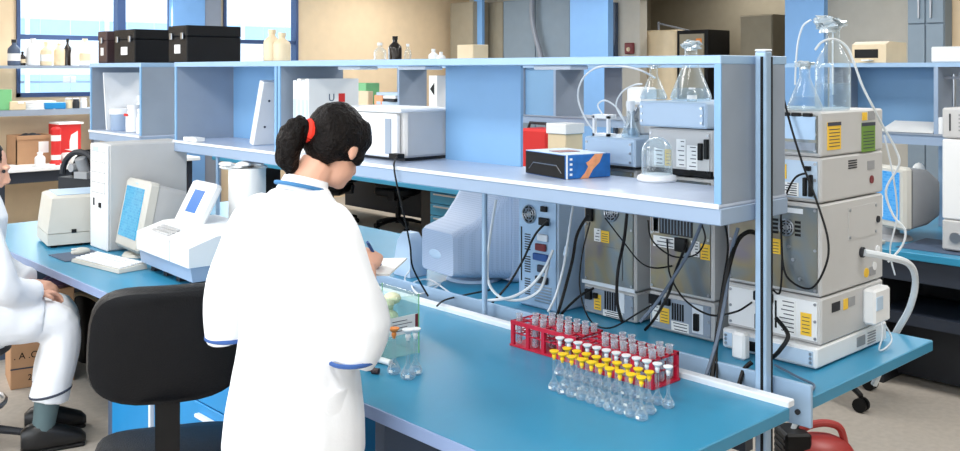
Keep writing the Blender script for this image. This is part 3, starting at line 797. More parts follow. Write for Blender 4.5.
# ================================================================== glassware on the stacks
def film_mesh(r, h, seed):
    g = MB(); g.lathe([(r*.62, -h*.55), (r*.55, -h*.2), (r*.7, 0)], n=18, caps=False)
    k0 = len(g.v); g.ball((0, 0, h*.15), r, r, h*.42, 20, 14)
    for i in range(k0, len(g.v)):
        v = g.v[i]; q = v*70+Vector((seed, seed*1.7, 0))
        v.x += noise.noise(q)*r*.75; v.y += noise.noise(q+Vector((9, 0, 0)))*r*.75; v.z += noise.noise(q+Vector((0, 9, 0)))*h*.4
    return g
def erlenmeyer(name, label, loc, r, h, film=True, water=.3):
    t = thing(name, label, 'flask', loc)
    nr = r*.3
    obj('flask_body', MB().lathe([(r*.9, 0), (r, h*.05), (r*.95, h*.12), (nr, h*.72), (nr, h*.95), (nr*1.15, h)], n=22, caps=False), 'glass', t)
    k = water
    obj('liquid', MB().lathe([(r*.86, .004), (r*.95, h*.05), (r*.92, h*.12), ((r*.95)+(nr-r*.95)*max(0, (k-.12))/.6-.003, h*k)], n=22), 'water', t)
    if film:
        g = film_mesh(nr*1.55, h*.16, h*50)
        for v in g.v: v.z += h
        obj('film_cap', g, 'parafilm', t)
    return t
c = on_x(694, 103, 1.42); erlenmeyer('conical_flask', 'large conical flask with white film cap rising above the shelf top', (1.40, c.y, STACK2_TOP), .078, .205, True, .22)
c = on_x(660, 103, 1.40); erlenmeyer('conical_flask', 'smaller film-capped conical flask left of the large one on the middle stack', (1.36, c.y, STACK2_TOP), .052, .13, True, .3)
bottle('reagent_vial', 'low white-labelled vial in front of the large conical flask', (1.29, on_x(692, 100, 1.29).y, STACK2_TOP), .018, .05, 'glass', 'white', .6, 'paper')
c = on_x(622, 138, 1.38); t = erlenmeyer('conical_flask', 'small conical flask with tubing on the leftmost instrument stack', (1.33, .93, 1.46), .036, .115, False, .3)
obj('stopper', MB().lathe([(.012, .1), (.018, .12), (.017, .14)]), 'white', t)
g = MB(); g.tube([on_x(622, 118, 1.33), on_x(616, 105, 1.33), on_x(622, 92, 1.33), on_x(634, 85, 1.36), on_x(642, 84, 1.36)], .0035, 6, 0, 5); tag(obj('clear_tubing', g, 'whitecable'), 'thin white tubing rising from the small conical flask', 'tubing')
g = MB(); g.tube([on_x(595, 132, 1.3), on_x(585, 118, 1.3), on_x(578, 98, 1.3), on_x(582, 80, 1.3), on_x(596, 68, 1.3), on_x(618, 66, 1.3), on_x(640, 70, 1.3), on_x(655, 78, 1.36)], .004, 6, 0, 6)
tag(obj('clear_tubing', g, 'whitecable'), 'long white tubing looping up behind the shelf opening', 'tubing')
t = thing('tube_holder', 'white frame-shaped tube holder on the leftmost instrument stack', 'holder', (1.28, 1.0, 1.46))
g = MB(); g.box(0, .015, 0, .01, 0, .08); g.box(0, .015, .07, .08, 0, .08); g.box(0, .05, 0, .08, .07, .085); g.box(0, .05, 0, .08, 0, .01); obj('frame', g, 'white', t)
g = MB(); g.tube([(.02, .04, .08), (.02, .07, .12), (.02, .03, .14), (.02, -.03, .11), (.02, -.07, .05)], .0035, 6, 0, 5); obj('loop', g, 'whitecable', t)
# bottles between the stacks (valves and a small pump seen through the opening)
t = thing('sample_pump', 'white pump head with steel fittings left of the pale blue flat box', 'pump', (1.44, .955, 1.461))
obj('pump_body', MB().box(0, .12, 0, .09, 0, .11, b=.008), 'instr', t); obj('pump_head', MB().box(.0, .1, .0, .085, .12, .19, b=.01), 'white', t)
g = MB(); g.cyl((-.03, .03, .02), (-.03, .03, .1), .01); g.cyl((-.03, .06, .02), (-.01, .02, .11), .007); g.cyl((0, .03, .06), (-.035, .03, .06), .008); g.cyl((.05, .04, .105), (.05, .04, .125), .02); g.cyl((-.03, .03, 0), (-.03, .03, .02), .016); obj('fitting', g, 'steel', t)

# flasks on the right-hand stack
T3 = 1.585
t = thing('solvent_bottle', 'large glass solvent bottle half full, with film-wrapped neck, on the right-hand stack', 'bottle', (1.46, .17, T3))
g = MB(); r = .058; prof = [(r*.9, 0), (r, .012), (r, .135), (r*.93, .165), (r*.6, .2), (.024, .222), (.022, .275), (.026, .28)]
g.lathe(prof, n=26, caps=False); obj('bottle_body', g, 'glass', t)
obj('liquid', MB().lathe([(r*.9, .004), (r*.97, .012), (r*.97, .088)], n=26), 'water', t)
g = film_mesh(.048, .045, 3.3)
for v in g.v: v.z += .285; v.y += .012; v.x -= .01
obj('film_cap', g, 'parafilm', t)
g = MB(); g.tube([(0, 0, .05), (0, 0, .22), (.004, .0, .29)], .003, 6, 0, 3); obj('inlet_tube', g, 'whitecable', t)
t = erlenmeyer('conical_flask', 'conical flask with film cap in front of the large solvent bottle', (1.335, .205, T3), .058, .15, True, .3)
bottle('sample_vial', 'small vial with white label between the flasks on the right-hand stack', (1.29, .3, T3), .02, .07, 'glass', 'white', .7, 'paper')
g = MB(); P_ = lambda px, py: on_x(px, py, 1.40)
g.tube([P_(811, 20), P_(803, 26), P_(798, 42), P_(796, 62), P_(795, 85)], .0035, 6, 0, 5); tag(obj('solvent_tubing', g, 'whitecable'), 'thin tubing arching left from the wrapped bottle neck', 'tubing')
g = MB(); g.tube([on_x(815, 50, 1.34), on_x(822, 42, 1.36), on_x(834, 39, 1.42), on_x(846, 46, 1.47), on_x(853, 60, 1.49), on_x(862, 85, 1.52), on_x(872, 105, 1.56), on_x(884, 128, 1.66), on_x(895, 148, 1.72), on_x(899, 165, 1.73), on_x(886, 190, 1.73), on_x(893, 215, 1.74), on_x(905, 230, 1.76), on_x(902, 246, 1.76), on_x(888, 262, 1.72)], .004, 6, 0, 6)
tag(obj('solvent_tubing', g, 'whitecable'), 'long white tubing looping from the conical flask down the right of the stack', 'tubing')
g = MB(); g.tube([on_y(884, 135, .16), on_y(893, 175, .12), on_y(897, 215, .12), on_y(890, 250, .13), on_y(895, 275, .12)], .003, 6, 0, 6); tag(obj('solvent_tubing', g, 'whitecable'), 'thin pale tubing hanging straight beside the right-hand stack', 'tubing')

# ================================================================== cables behind the shelf
def cable(label, pts, r=.005, mt='rubber', name='cable'):
    g = MB(); g.tube(pts, r, 6, 0, 6); return tag(obj(name, g, mt), label, 'cable')
B = lambda px, py, x=1.19: on_x(px, py, x)
cable('black mains lead running from the computer tower down to the left', [B(548, 221, 1.13), B(535, 235, 1.12), B(522, 262, 1.1), B(508, 285, 1.05), B(492, 303, 1.02)], .005)
cable('thick pale cable curving from the tower rear towards the post', [B(553, 250, 1.13), B(545, 268, 1.1), B(532, 285, 1.08), B(515, 296, 1.05), B(495, 300, 1.02), B(470, 301, 1.04)], .006, 'whitecable')
cable('pale cable with a bulge looping under the tower ports', [B(549, 262, 1.13), B(540, 290, 1.1), B(520, 300, 1.06), B(500, 297, 1.03), B(488, 280, 1.02), B(489, 245, 1.05), B(496, 200, 1.1)], .006, 'whitecable')
cable('grey lead hanging between tower and leftmost stack', [B(574, 200, 1.2), B(570, 225, 1.15), B(564, 265, 1.12), B(556, 295, 1.1), B(548, 312, 1.07)], .005, 'whitecable')
cable('black lead dangling left of the leftmost stack', [B(588, 215), B(577, 235, 1.16), B(572, 262, 1.14), B(562, 300, 1.1), B(556, 318, 1.05)], .006)
cable('black lead hanging across the leftmost stack', [B(627, 213), B(624, 240), B(618, 270), B(617, 300, 1.15), B(622, 322, 1.1)], .006)
cable('thin black lead sweeping from the leftmost stack to the middle one', [B(605, 218), B(622, 240), B(640, 262), B(655, 268), B(672, 266, 1.248)], .003)
cable('black lead looping low in front of the leftmost stack', [B(590, 222), B(582, 255, 1.16), B(580, 290, 1.14), B(590, 320, 1.1), B(610, 328, 1.08), B(640, 312, 1.12), B(655, 303, 1.17)], .003)
cable('black lead from the low socket of the leftmost stack', [B(594, 288), B(580, 296, 1.15), B(565, 310, 1.1), B(556, 322, 1.05)], .005)
cable('thin black lead drooping over the middle stack', [B(648, 220), B(652, 240), B(672, 256), B(695, 255), B(705, 240), B(702, 225)], .003)
cable('black lead running down the front of the middle stack', [B(686, 243, 1.24), B(684, 250), B(676, 270), B(668, 295, 1.15), B(655, 318, 1.12), B(645, 330, 1.05)], .005)
cable('grey lead slanting across the middle stack', [B(702, 222), B(690, 250), B(672, 280, 1.16), B(655, 305, 1.1), B(640, 322, 1.05)], .006, 'greycable')
cable('thin black lead arcing from the middle stack towards the post', [B(667, 240, 1.246), B(668, 252), B(670, 275), B(685, 300), B(710, 315, 1.16), B(735, 312, 1.16), B(748, 305, 1.225), B(752, 302, 1.26)], .0035)
cable('thick black cable bending down between middle stack and post', [B(756, 233, 1.252), B(748, 232, 1.2), B(738, 240, 1.15), B(730, 262, 1.1), B(722, 300, 1.06), B(716, 345, 1.0), B(712, 378, .95)], .008)
cable('grey-blue cable running down beside the thick black one', [B(738, 228, 1.15), B(732, 250, 1.12), B(725, 300, 1.06), B(717, 340, 1.0), B(706, 376, .94)], .006, 'greycable')
cable('slim black cable left of the grey-blue one', [B(725, 222, 1.2), B(728, 250, 1.15), B(722, 290, 1.08), B(717, 330, 1.02), B(717, 380, .95)], .004)
cable('black lead curling beside the foot of the post', [B(752, 362, 1.0), B(744, 370, .98), B(739, 385, .95)], .008)
cable('black lead looping over the rear of the right-hand stack', [B(784, 100, 1.24), B(792, 130, 1.23), B(803, 165, 1.23), B(818, 205, 1.23), B(828, 240, 1.23), B(826, 265, 1.22), B(812, 288, 1.22), B(792, 282, 1.22), B(783, 265, 1.23), B(781, 220, 1.24)], .0035)
cable('black lead crossing the upper modules of the right-hand stack', [B(806, 173, 1.235), B(795, 178, 1.23), B(786, 195, 1.23), B(781, 215, 1.23), B(782, 260, 1.23), B(780, 292, 1.23), B(773, 290, 1.23)], .0035)
cable('grey lead looping on the bench end beside the post', [on_z(775, 365, .767), on_z(800, 378, .767), on_z(814, 385, .767), on_z(808, 392, .767), on_z(790, 390, .767)], .004, 'greycable')
cable('black plug lead at the base unit of the right-hand stack', [B(776, 318, 1.22), B(788, 335, 1.2), B(780, 350, 1.18), B(772, 358, 1.18)], .007)
cable('pale leads tangled on the bench beside the loudspeaker', [B(410, 270, 1.08), on_z(405, 280, .775), on_z(418, 288, .775), on_z(440, 284, .775), on_z(420, 294, .775), on_z(412, 284, .79), on_z(430, 280, .775), on_z(455, 297, .775)], .004, 'whitecable')
cable('black lead draped over the bench in front of the perforated monitor', [on_z(490, 290, .775), on_z(465, 295, .78), on_z(445, 300, .79), on_z(437, 306, .79)], .004)
o = obj('ferrite_bead', MB().cyl(B(568, 247, 1.145), B(566, 256, 1.135), .013, n=12), 'instrblue'); tag(o, 'pale bead clipped round the leads right of the tower', 'cable bead')
# white adapter beside stack 3
o = obj('power_adapter', MB().box(-.02, .02, -.02, .03, 0, .09, b=.008), 'white'); p = on_z(742, 352, .76); tag(o, 'white mains adapter standing left of the tall post', 'adapter', None, (1.17, on_x(742, 345, 1.17).y, .76))

# ================================================================== test-tube racks and flasks on the near bench
def tube_mesh():
    g = MB(); r = .0108; h = .105
    prof = [(.001, 0), (r*.6, .002), (r, .008), (r, h-.004), (r*1.2, h-.003), (r*1.2, h), (r*.88, h), (r*.88, .01)]
    g.lathe(prof, n=12, caps=False); return g
tube_me = mesh_of('test_tube', tube_mesh(), 'tubeplastic')
RANK = ('first', 'second', 'third', 'fourth', 'fifth', 'sixth', 'seventh', 'eighth', 'ninth', 'tenth', 'eleventh', 'twelfth', 'thirteenth', 'fourteenth')
def rack(label, side, xf, ya, yb, holes, tubes):
    """xf = front face; the rack runs from yb (left) to ya (right)"""
    t = thing('test_tube_rack', label, 'rack', (xf, ya, .76))
    L = yb-ya; D = .13; H = .088
    def plate(z, th):
        g = MB(); n = holes; px_ = L/n
        for k in range(n+1): g.box(0, D, max(0, k*px_-.003), min(L, k*px_+.003), z, z+th)
        for q in range(4): g.box(q*D/3-.004 if q else 0, q*D/3+.004 if q < 3 else D, 0, L, z, z+th)
        return g
    obj('top_plate', plate(H-.006, .006), 'red', t)
    obj('middle_plate', plate(.045, .004), 'red', t)
    obj('base_plate', MB().box(-.004, D+.004, -.004, L+.004, 0, .006), 'red', t)
    g = MB()
    for k in range(5):
        y = k*(L-.014)/4; g.box(-.002, .008, y, y+.014, 0, H); g.box(D-.008, D+.002, y, y+.014, 0, H)
    g.box(-.003, .004, 0, L, H-.012, H+.001); g.box(D-.004, D+.003, 0, L, H-.012, H+.001)
    obj('frame', g, 'red', t)
    for k in range(holes):
        for q in range(3):
            if (k, q) not in tubes: continue
            o = bpy.data.objects.new('test_tube', tube_me); C.objects.link(o)
            o.location = (xf+D/6+q*D/3, ya+L-(k+.5)*L/holes, .767)
            tag(o, '%s clear test tube from the left in the %s row of the %s red rack' % (RANK[k], ('front', 'middle', 'back')[q], side), 'test tube', 'test tubes in the %s red rack' % side)
tl = {(k, q) for k in range(8) for q in range(3) if (q == 0 and k in (0, 2, 3, 5, 6)) or (q == 1 and 1 <= k <= 7) or (q == 2 and k in (2, 3, 4, 5, 6, 7))}
rack('red test-tube rack, the left one of two, behind the flasks', 'left-hand', .722, .672, .975, 8, tl)
tr = {(k, q) for k in range(8) for q in range(3) if (q == 0 and 2 <= k <= 7) or (q == 1 and 1 <= k <= 7) or (q == 2 and k in (2, 3, 6, 7))}
rack('red test-tube rack, the right one of two, nearest the tall post', 'right-hand', .705, .355, .648, 8, tr)

def flask_parts(h=.118):
    g = MB(); r = .021
    prof = [(.001, .001), (r*.75, 0), (r, .008), (r*.98, .016), (r*.62, .03), (.0062, .042), (.0052, .05), (.0052, h-.014), (.0068, h-.006), (.0068, h)]
    g.lathe(prof, n=16, caps=False)
    s = MB(); s.lathe([(.0045, h-.012), (.0075, h-.002), (.0075, h+.002), (.006, h+.006), (.0135, h+.013), (.0165, h+.0165), (.0165, h+.0195), (.001, h+.020)], n=12)
    l = MB(); l.lathe([(.001, .002), (r*.7, .0015), (r*.94, .009), (r*.92, .014), (r*.7, .022)], n=16)
    mk = MB(); mk.box(-.0218, -.0198, -.006, .006, .008, .016)
    return mesh_of('flask_body', g, 'glass'), l, mk, s
fl_me, l_, mk_, st_ = flask_parts()
liq_me = mesh_of('liquid', l_, 'water'); stop_y = mesh_of('stopper', st_, 'yellow'); stop_w = mesh_of('stopper', st_, 'white'); stop_o = mesh_of('stopper', st_, 'orange'); mark_me = mesh_of('printed_mark', mk_, 'paper')
def vol_flask(label, loc, stop, group=None, rz=0.0, sc=.86):
    t = thing('volumetric_flask', label, 'flask', loc, rz, group); t.scale = (sc, sc, sc)
    for nm, me in (('flask_body', fl_me), ('stopper', stop), ('liquid', liq_me), ('printed_mark', mark_me)):
        o = bpy.data.objects.new(nm, me); C.objects.link(o); o.parent = t
# three rows running back along the bench: front and middle rows yellow, back row white
a0 = Vector((.487, .556)); a1 = Vector((.478, .226))
for k in range(10):
    f = k/9; x = a0.x+(a1.x-a0.x)*f; y = a0.y+(a1.y-a0.y)*f
    vol_flask('yellow-stoppered flask, %s from the left in the front row' % RANK[k], (x+.003*math.sin(k*5), y, .76), stop_y, 'flasks in the front row', k*.7)
for k in range(9):
    f = k/8
    vol_flask('yellow-stoppered flask, %s from the left in the middle row' % RANK[k], (.536-.002*f, .548-.308*f, .76), stop_y, 'flasks in the middle row', k*1.1)
for k in range(12):
    f = k/11
    vol_flask('white-stoppered flask, %s from the left in the back row before the red racks' % RANK[k], (.605+.008*f, .64-.407*f, .76), stop_w, 'flasks in the back row', k*.9)

# glass tank and flasks beside the woman
p = on_z(378, 362, .76); q = on_z(418, 353, .76)
t = thing('glass_tank', 'clear open glass tank with a paper label on the bench beside the standing person', 'tank', (.235, 1.135, .76), math.radians(-3))
g = MB(); LX, LY, HH = .195, .22, .2
g.box(0, LX, 0, .004, 0, HH); g.box(0, LX, LY-.004, LY, 0, HH); g.box(0, .004, .004, LY-.004, 0, HH); g.box(LX-.004, LX, .004, LY-.004, 0, HH); g.box(.004, LX-.004, .004, LY-.004, 0, .004)
obj('glass_wall', g, 'bluetank', t)
g = MB()
for a, c in ((0, 0), (LX, 0), (0, LY), (LX, LY)): g.cyl((a, c, 0), (a, c, HH), .0022, n=6)
obj('corner_edge', g, 'greenp', t)
o = obj('label', MB().box(.075, .19, -.002, 0, .075, .135), 'paper', t); obj('red_stripe', MB().box(.178, .19, -.003, -.002, .075, .135), 'darkred', o)
g = MB()
for k in range(4): g.box(.085, .165-.02*(k % 2), -.003, -.002, .087+k*.011, .089+k*.011)
obj('print', g, 'print', o)
g = MB()
for k in range(7): g.ball((.06+.02*math.sin(k*2.2), .1+.028*math.cos(k*1.7), .025+.013*k), .03, .034, .02, n=10, k=6)
tag(obj('crumpled_gloves', g, mat('pale_glove', (228, 232, 196), .7)), 'pale crumpled gloves bunched inside the glass tank', 'gloves', None, (.345, 1.14, .83), .2)
vol_flask('orange-stoppered flask in front of the glass tank', tuple(on_z(394, 374, .76)), stop_o, None, .4, 1.05)
vol_flask('clear flask with pale stopper, nearest of the pair at the tank corner', tuple(on_z(408, 379, .76)), stop_w, None, .8, 1.12)
vol_flask('clear flask with pale stopper, behind the nearest at the tank corner', tuple(on_z(415.5, 374.5, .76)), stop_w, None, 1.3, 1.05)
pa, pb = on_z(371, 357, .772), on_z(391, 363, .772)
t = thing('syringe', 'clear syringe with white label lying in front of the glass tank', 'syringe', (0, 0, 0)); g = MB(); g.cyl(pa, pb, .010); obj('barrel', g, 'white', t); g = MB(); g.cyl(pa-(pb-pa)*.25, pa, .004); g.cyl(pb, pb+(pb-pa)*.2, .003); obj('plunger', g, 'grey', t)
for px, py, l in ((370, 371, 'dark brown cap lying on the bench, left of the two by her sleeve'), (375.5, 374, 'dark brown cap lying on the bench, right of the two by the flask')):
    c = on_z(px, py, .76); g = MB(); g.cyl((0, -.012, .009), (0, .012, .009), .0095, n=14); tag(obj('screw_cap', g, 'brown'), l, 'cap', None, (c.x, c.y, .7605), .5)
# ================================================================== left part of the near bench
t = thing('computer_tower', 'tall beige computer tower with drive bays at the left of the near bench', 'computer', (.372, 3.64, .76))
obj('casing', MB().box(.012, .45, 0, .235, 0, .565, b=.008), 'instr', t)
obj('front_panel', MB().box(0, .014, .002, .233, .0, .562, b=.006), 'white', t)
g = MB()
for z in (.30, .355, .41, .465, .52): g.box(-.001, .0, .03, .205, z, z+.003)
g.box(-.001, 0, .03, .033, .3, .52); g.box(-.001, 0, .202, .205, .3, .52); obj('drive_slot', g, 'grey', t)
obj('power_button', MB().box(-.006, 0, .08, .105, .225, .25), 'black', t); obj('badge', MB().box(-.002, 0, .12, .19, .525, .548), 'instrblue', t)
g = MB(); g.box(-.003, 0, .17, .185, .23, .27); obj('latch', g, 'dark', t)
t = thing('crt_monitor', 'beige tube monitor with a bright blue screen beside the beige tower', 'monitor', (.50, 3.45, .76), math.radians(-4))
TM = Matrix.Translation((-.02, 0, .035)) @ Matrix.Rotation(math.radians(11), 4, 'Y')
g = MB(T=TM); g.box(-.09, -.02, -.165, .165, -.015, .345, b=.015); obj('front_bezel', g, 'beige', t)
g = MB(T=TM); g.loft([rr(-.03, -.16, .16, -.005, .338, .02), rr(.12, -.15, .15, .01, .32, .03), rr(.2, -.11, .11, .03, .26, .04), rr(.30, -.09, .09, .05, .2, .03)]); obj('rear_housing', g, 'instr', t)
g = MB(T=TM); g.box(-.096, -.088, -.125, .125, .045, .305, b=.003); obj('screen', g, 'crt', t)
g = MB(T=TM); g.ball((-.09, 0, .325), .004, .02, .005); obj('badge', g, 'instrblue', t)
obj('stand', MB().lathe([(.12, 0), (.11, .012), (.05, .02), (.05, .05)]), 'beige', t)
t = thing('keyboard', 'pale keyboard lying on the bench before the blue-screen monitor', 'keyboard', (.24, 3.29, .762), math.radians(8))
g = MB(); g.loft([[(-.075, -.22, 0), (.075, -.22, 0), (.075, .22, 0), (-.075, .22, 0)], [(-.072, -.217, .015), (.072, -.217, .028), (.072, .217, .028), (-.072, .217, .015)]]); obj('case', g, 'beige', t)
g = MB()
for r in range(5):
    for k in range(15):
        zz = .017+.0026*r; g.box(-.062+r*.025, -.042+r*.025, -.205+k*.0275, -.182+k*.0275, zz, zz+.009, b=.002)
obj('keys', g, 'white', t)
t = thing('computer_mouse', 'beige mouse lying left of the keyboard', 'mouse', (.25, 3.68, .762)); obj('shell', MB().ball((0, 0, .012), .05, .032, .022), 'beige', t); obj('button', MB().box(-.045, -.015, -.012, .012, .026, .031), 'white', t)
o = obj('mouse_mat', MB().box(-.12, .10, -.14, .1, 0, .003), 'slate'); tag(o, 'dark mat under the beige mouse', 'mouse mat', None, (.235, 3.66, .7600))
# boxy beige instrument at far left
t = thing('benchtop_instrument', 'boxy beige instrument with pale blue sheets on top at the far left of the bench', 'instrument', (.175, 3.95, .775), math.radians(-10))
obj('casing', MB().loft([[(.0, 0, 0), (.34, 0, 0), (.34, .36, 0), (.0, .36, 0)], [(0, 0, .06), (.34, 0, .06), (.34, .36, .06), (0, .36, .06)]]), 'beige', t)
obj('upper_casing', MB().loft([[(.0, 0, .063), (.34, 0, .063), (.34, .36, .063), (0, .36, .063)], [(.025, .005, .25), (.335, .005, .25), (.335, .355, .25), (.025, .355, .25)], [(.04, .02, .26), (.32, .02, .26), (.32, .34, .26), (.04, .34, .26)]]), 'beige', t)
for k in range(3): obj('foot', MB().box(.02+.13*k, .05+.13*k, .02, .34, -.014, 0), 'black', t)
obj('power_switch', MB().box(.12, .145, -.004, 0, .06, .08), 'black', t)
o = obj('printed_sheet', MB().box(0, .26, 0, .28, 0, .004), 'instrblue'); tag(o, 'pale blue printed sheets lying on the boxy beige instrument', 'papers', None, (.24, 3.99, 1.0365), math.radians(-10))
# black instrument with arched hood behind it
t = thing('arched_instrument', 'black arched instrument standing between the beige tower and the boxy instrument', 'instrument', (.57, 4.55, .76), math.radians(20))
g = MB(); poly = [(-.17, 0), (-.17, .3)]+[(-.17*math.cos(a*math.pi/10), .33+.14*math.sin(a*math.pi/10)) for a in range(1, 10)]+[(.17, .3), (.17, 0)]
inner = [(-.14, .28)]+[(-.13*math.cos(a*math.pi/10), .33+.10*math.sin(a*math.pi/10)) for a in range(1, 10)]+[(.14, .28)]
g.prism(poly, 'x', .08, .3); obj('hood', g, 'black', t)
g = MB(); g.tube([(0.0, -.155*math.cos(a*math.pi/10), .32+.14*math.sin(a*math.pi/10)) for a in range(11)], .018, 8); g.box(-.02, .1, -.17, .17, 0, .3); obj('arch_rim', g, 'dark', t)
g = MB(); g.cyl((.0, 0, .42), (.05, 0, .30), .035); g.cyl((-.02, .06, .36), (.05, .06, .36), .025); g.box(-.03, .08, -.09, .02, .3, .34); obj('optics', g, 'grey', t)
# white spectrometer with tilted display
t = thing('spectrometer', 'wide white analyser with a tilted display panel on the near bench', 'instrument', (.30, 2.50, .76), math.radians(-3))
g = MB(); sec = [(-.02, .04), (.02, .0), (.45, .0), (.48, .05), (.48, .2), (.1, .2), (-.01, .165)]
g.loft([[(x, y, z) for x, z in ((-.01, .035), (.36, .035), (.36, .11), (-.02, .11))] for y in (0, .60)]); obj('lower_casing', g, 'shelf', t)
g = MB(); g.loft([[(x, y, z) for x, z in ((-.03, .10), (.37, .10), (.37, .225), (.10, .225), (-.03, .185))] for y in (-.005, .605)]); obj('upper_casing', g, 'white', t)
g = MB(); g.box(-.0315, -.029, .2, .203, .1, .195); obj('door_seam', g, 'grey', t)
for k in range(4): obj('foot', MB().box(.02, .08, .06+.15*k, .10+.15*k, 0, .036), 'dark', t)
g = MB()
for k in range(8):
    for r in range(3): g.box(.0+.022*r, .016+.022*r, .3+.025*k, .318+.025*k, .20+.007*r, .208+.007*r)
obj('keypad', g, 'instr', t)
TD = Matrix.Translation((.17, .475, .195)) @ Matrix.Rotation(math.radians(28), 4, 'Y')
g = MB(T=TD); g.box(-.03, .02, -.13, .13, .0, .235, b=.014); d = obj('display', g, 'white', t)
g = MB(T=TD); g.box(-.033, -.029, -.065, .045, .07, .185); obj('display_screen', g, 'lcd', d)
g = MB(T=TD); g.box(-.02, .06, -.06, .06, -.03, .04); obj('display_hinge', g, 'instr', t)
# paper roll
c = on_z(246, 262, .76)
t = thing('paper_roll', 'tall white paper roll standing on the bench behind the woman', 'paper roll', (.79, 2.92, .76))
obj('roll', MB().lathe([(.092, 0), (.092, .47), (.03, .471)], n=30), 'paper', t); obj('core', MB().lathe([(.03, .4715), (.03, .473)], n=16), 'cardboard', t)
g = MB()
for i in range(9): g.ball((-.10+.025*i, .04*math.sin(i*1.7), .472+.012*math.cos(i*2.3)), .035, .05, .012, n=8, k=5)
tag(obj('crumpled_tissue', g, 'paper'), 'crumpled white tissue on top of the tall paper roll', 'tissue', None, (.775, 2.92, .772))
# dark box cases on the shelf top
def case(label, x, y0, y1, depth, h, mt, group='carrying cases on the shelf top'):
    t = thing('carrying_case', label, 'case', (x, y0, ZT), 0, group); W = y1-y0
    obj('body', MB().box(0, depth, 0, W, 0, h*.7, b=.004), mt, t); obj('lid', MB().box(-.002, depth+.002, -.002, W+.002, h*.7, h, b=.005), mt, t)
    for f in ((.2, .8) if W > .2 else (.5,)): obj('latch', MB().box(-.012, -.002, W*f-.014, W*f+.014, h*.62, h*.8, b=.002), 'steel', t)
    obj('label', MB().box(-.003, 0, W*.35, W*.65, h*.24, h*.48), 'paper', t)
case('small dark brown carrying case, leftmost on the shelf top', .80, 4.72, 4.86, .10, .205, 'brown')
case('black carrying case with two latches, middle of the three on the shelf top', .80, 4.29, 4.60, .28, .205, 'softblack')
case('largest black carrying case, nearest of the three on the shelf top', .80, 3.60, 3.83, .33, .205, 'softblack')
for px, l, hh in ((277, 'taller cream bottle on the shelf top before the far window', .17), (287, 'shorter cream bottle on the shelf top before the far window', .15)):
    c = on_x(px, 62, 1.05); bottle('cream_bottle', l, (1.02, c.y, ZT), .045, hh, 'creamy', 'creamy', .4)

# ================================================================== second bench row behind
t = thing('lab_bench', 'second blue bench row across the aisle, partly hidden behind the stacks', 'bench', (0, 0, 0))
B2X = 3.46; B2Y0 = -.9; B2Y1 = 8.45
obj('worktop', MB().box(B2X, 5.35, B2Y0, B2Y1, .72, .76, b=.004), 'bench', t)
obj('apron', MB().box(B2X+.03, B2X+.06, B2Y0, 4.0, .60, .72), 'navy', t)
obj('lower_shelf', MB().box(B2X+.06, B2X+.5, B2Y0, 3.9, .36, .42), 'navy', t)
for y in (-.5, .95, 2.6, 3.95, 8.0): obj('support_panel', MB().box(B2X+.12, B2X+.6, y, y+.05, 0, .72), 'dark', t)
obj('plinth', MB().box(B2X+.30, B2X+.9, B2Y0, 1.35, .02, .34), 'dark', t); obj('modesty_panel', MB().box(B2X+1.0, B2X+1.03, B2Y0, 3.9, .3, .72), 'dark', t); obj('rear_panel', MB().box(5.25, 5.28, 3.9, B2Y1, .05, .72), 'dark', t)  # rear_panel: dark sheet added to stand for the shade under the bench
t = thing('bench_shelf', 'shelf unit over the second bench row with blue panels, across the aisle', 'shelf', (0, 0, 0))
S2A, S2B = 4.30, 4.65
obj('base_beam', MB().box(S2A-.01, S2B+.01, B2Y0, 8.2, 1.265, 1.325), 'shelf', t)
obj('shelf_board', MB().box(S2A-.02, S2B+.02, B2Y0, 8.2, 1.325, 1.335), 'shelfgrey', t)
obj('top_board', MB().box(S2A-.01, S2B+.01, B2Y0, 8.2, 1.738, 1.765), 'paleblue', t)
for y in (.94, 1.60, 4.04, 4.42, 6.15): 
    obj('divider', MB().box(S2A, S2B, y, y+.025, 1.335, 1.738), 'shelfgrey', t); obj('divider_edging', MB().box(S2A-.008, S2A, y, y+.025, 1.335, 1.738), 'shelf', t)
obj('front_panel', MB().box(S2A+.02, S2A+.035, 4.065, 4.62, 1.335, 1.738), 'panelblue', t)
for a, c in ((3.62, 3.80),): obj('back_panel', MB().box(S2B-.015, S2B, a, c, 1.335, 1.738), 'colgrey', t)
for a, c in ((.965, 1.60), (6.2, 6.62)): obj('back_panel', MB().box(S2B-.015, S2B, a, c, 1.335, 1.738), 'panelblue', t)
for y in (.95, 2.6, 4.05, 6.2, 7.9): obj('post', MB().box(4.45, 4.5, y, y+.05, .76, 1.265), 'alu', t)
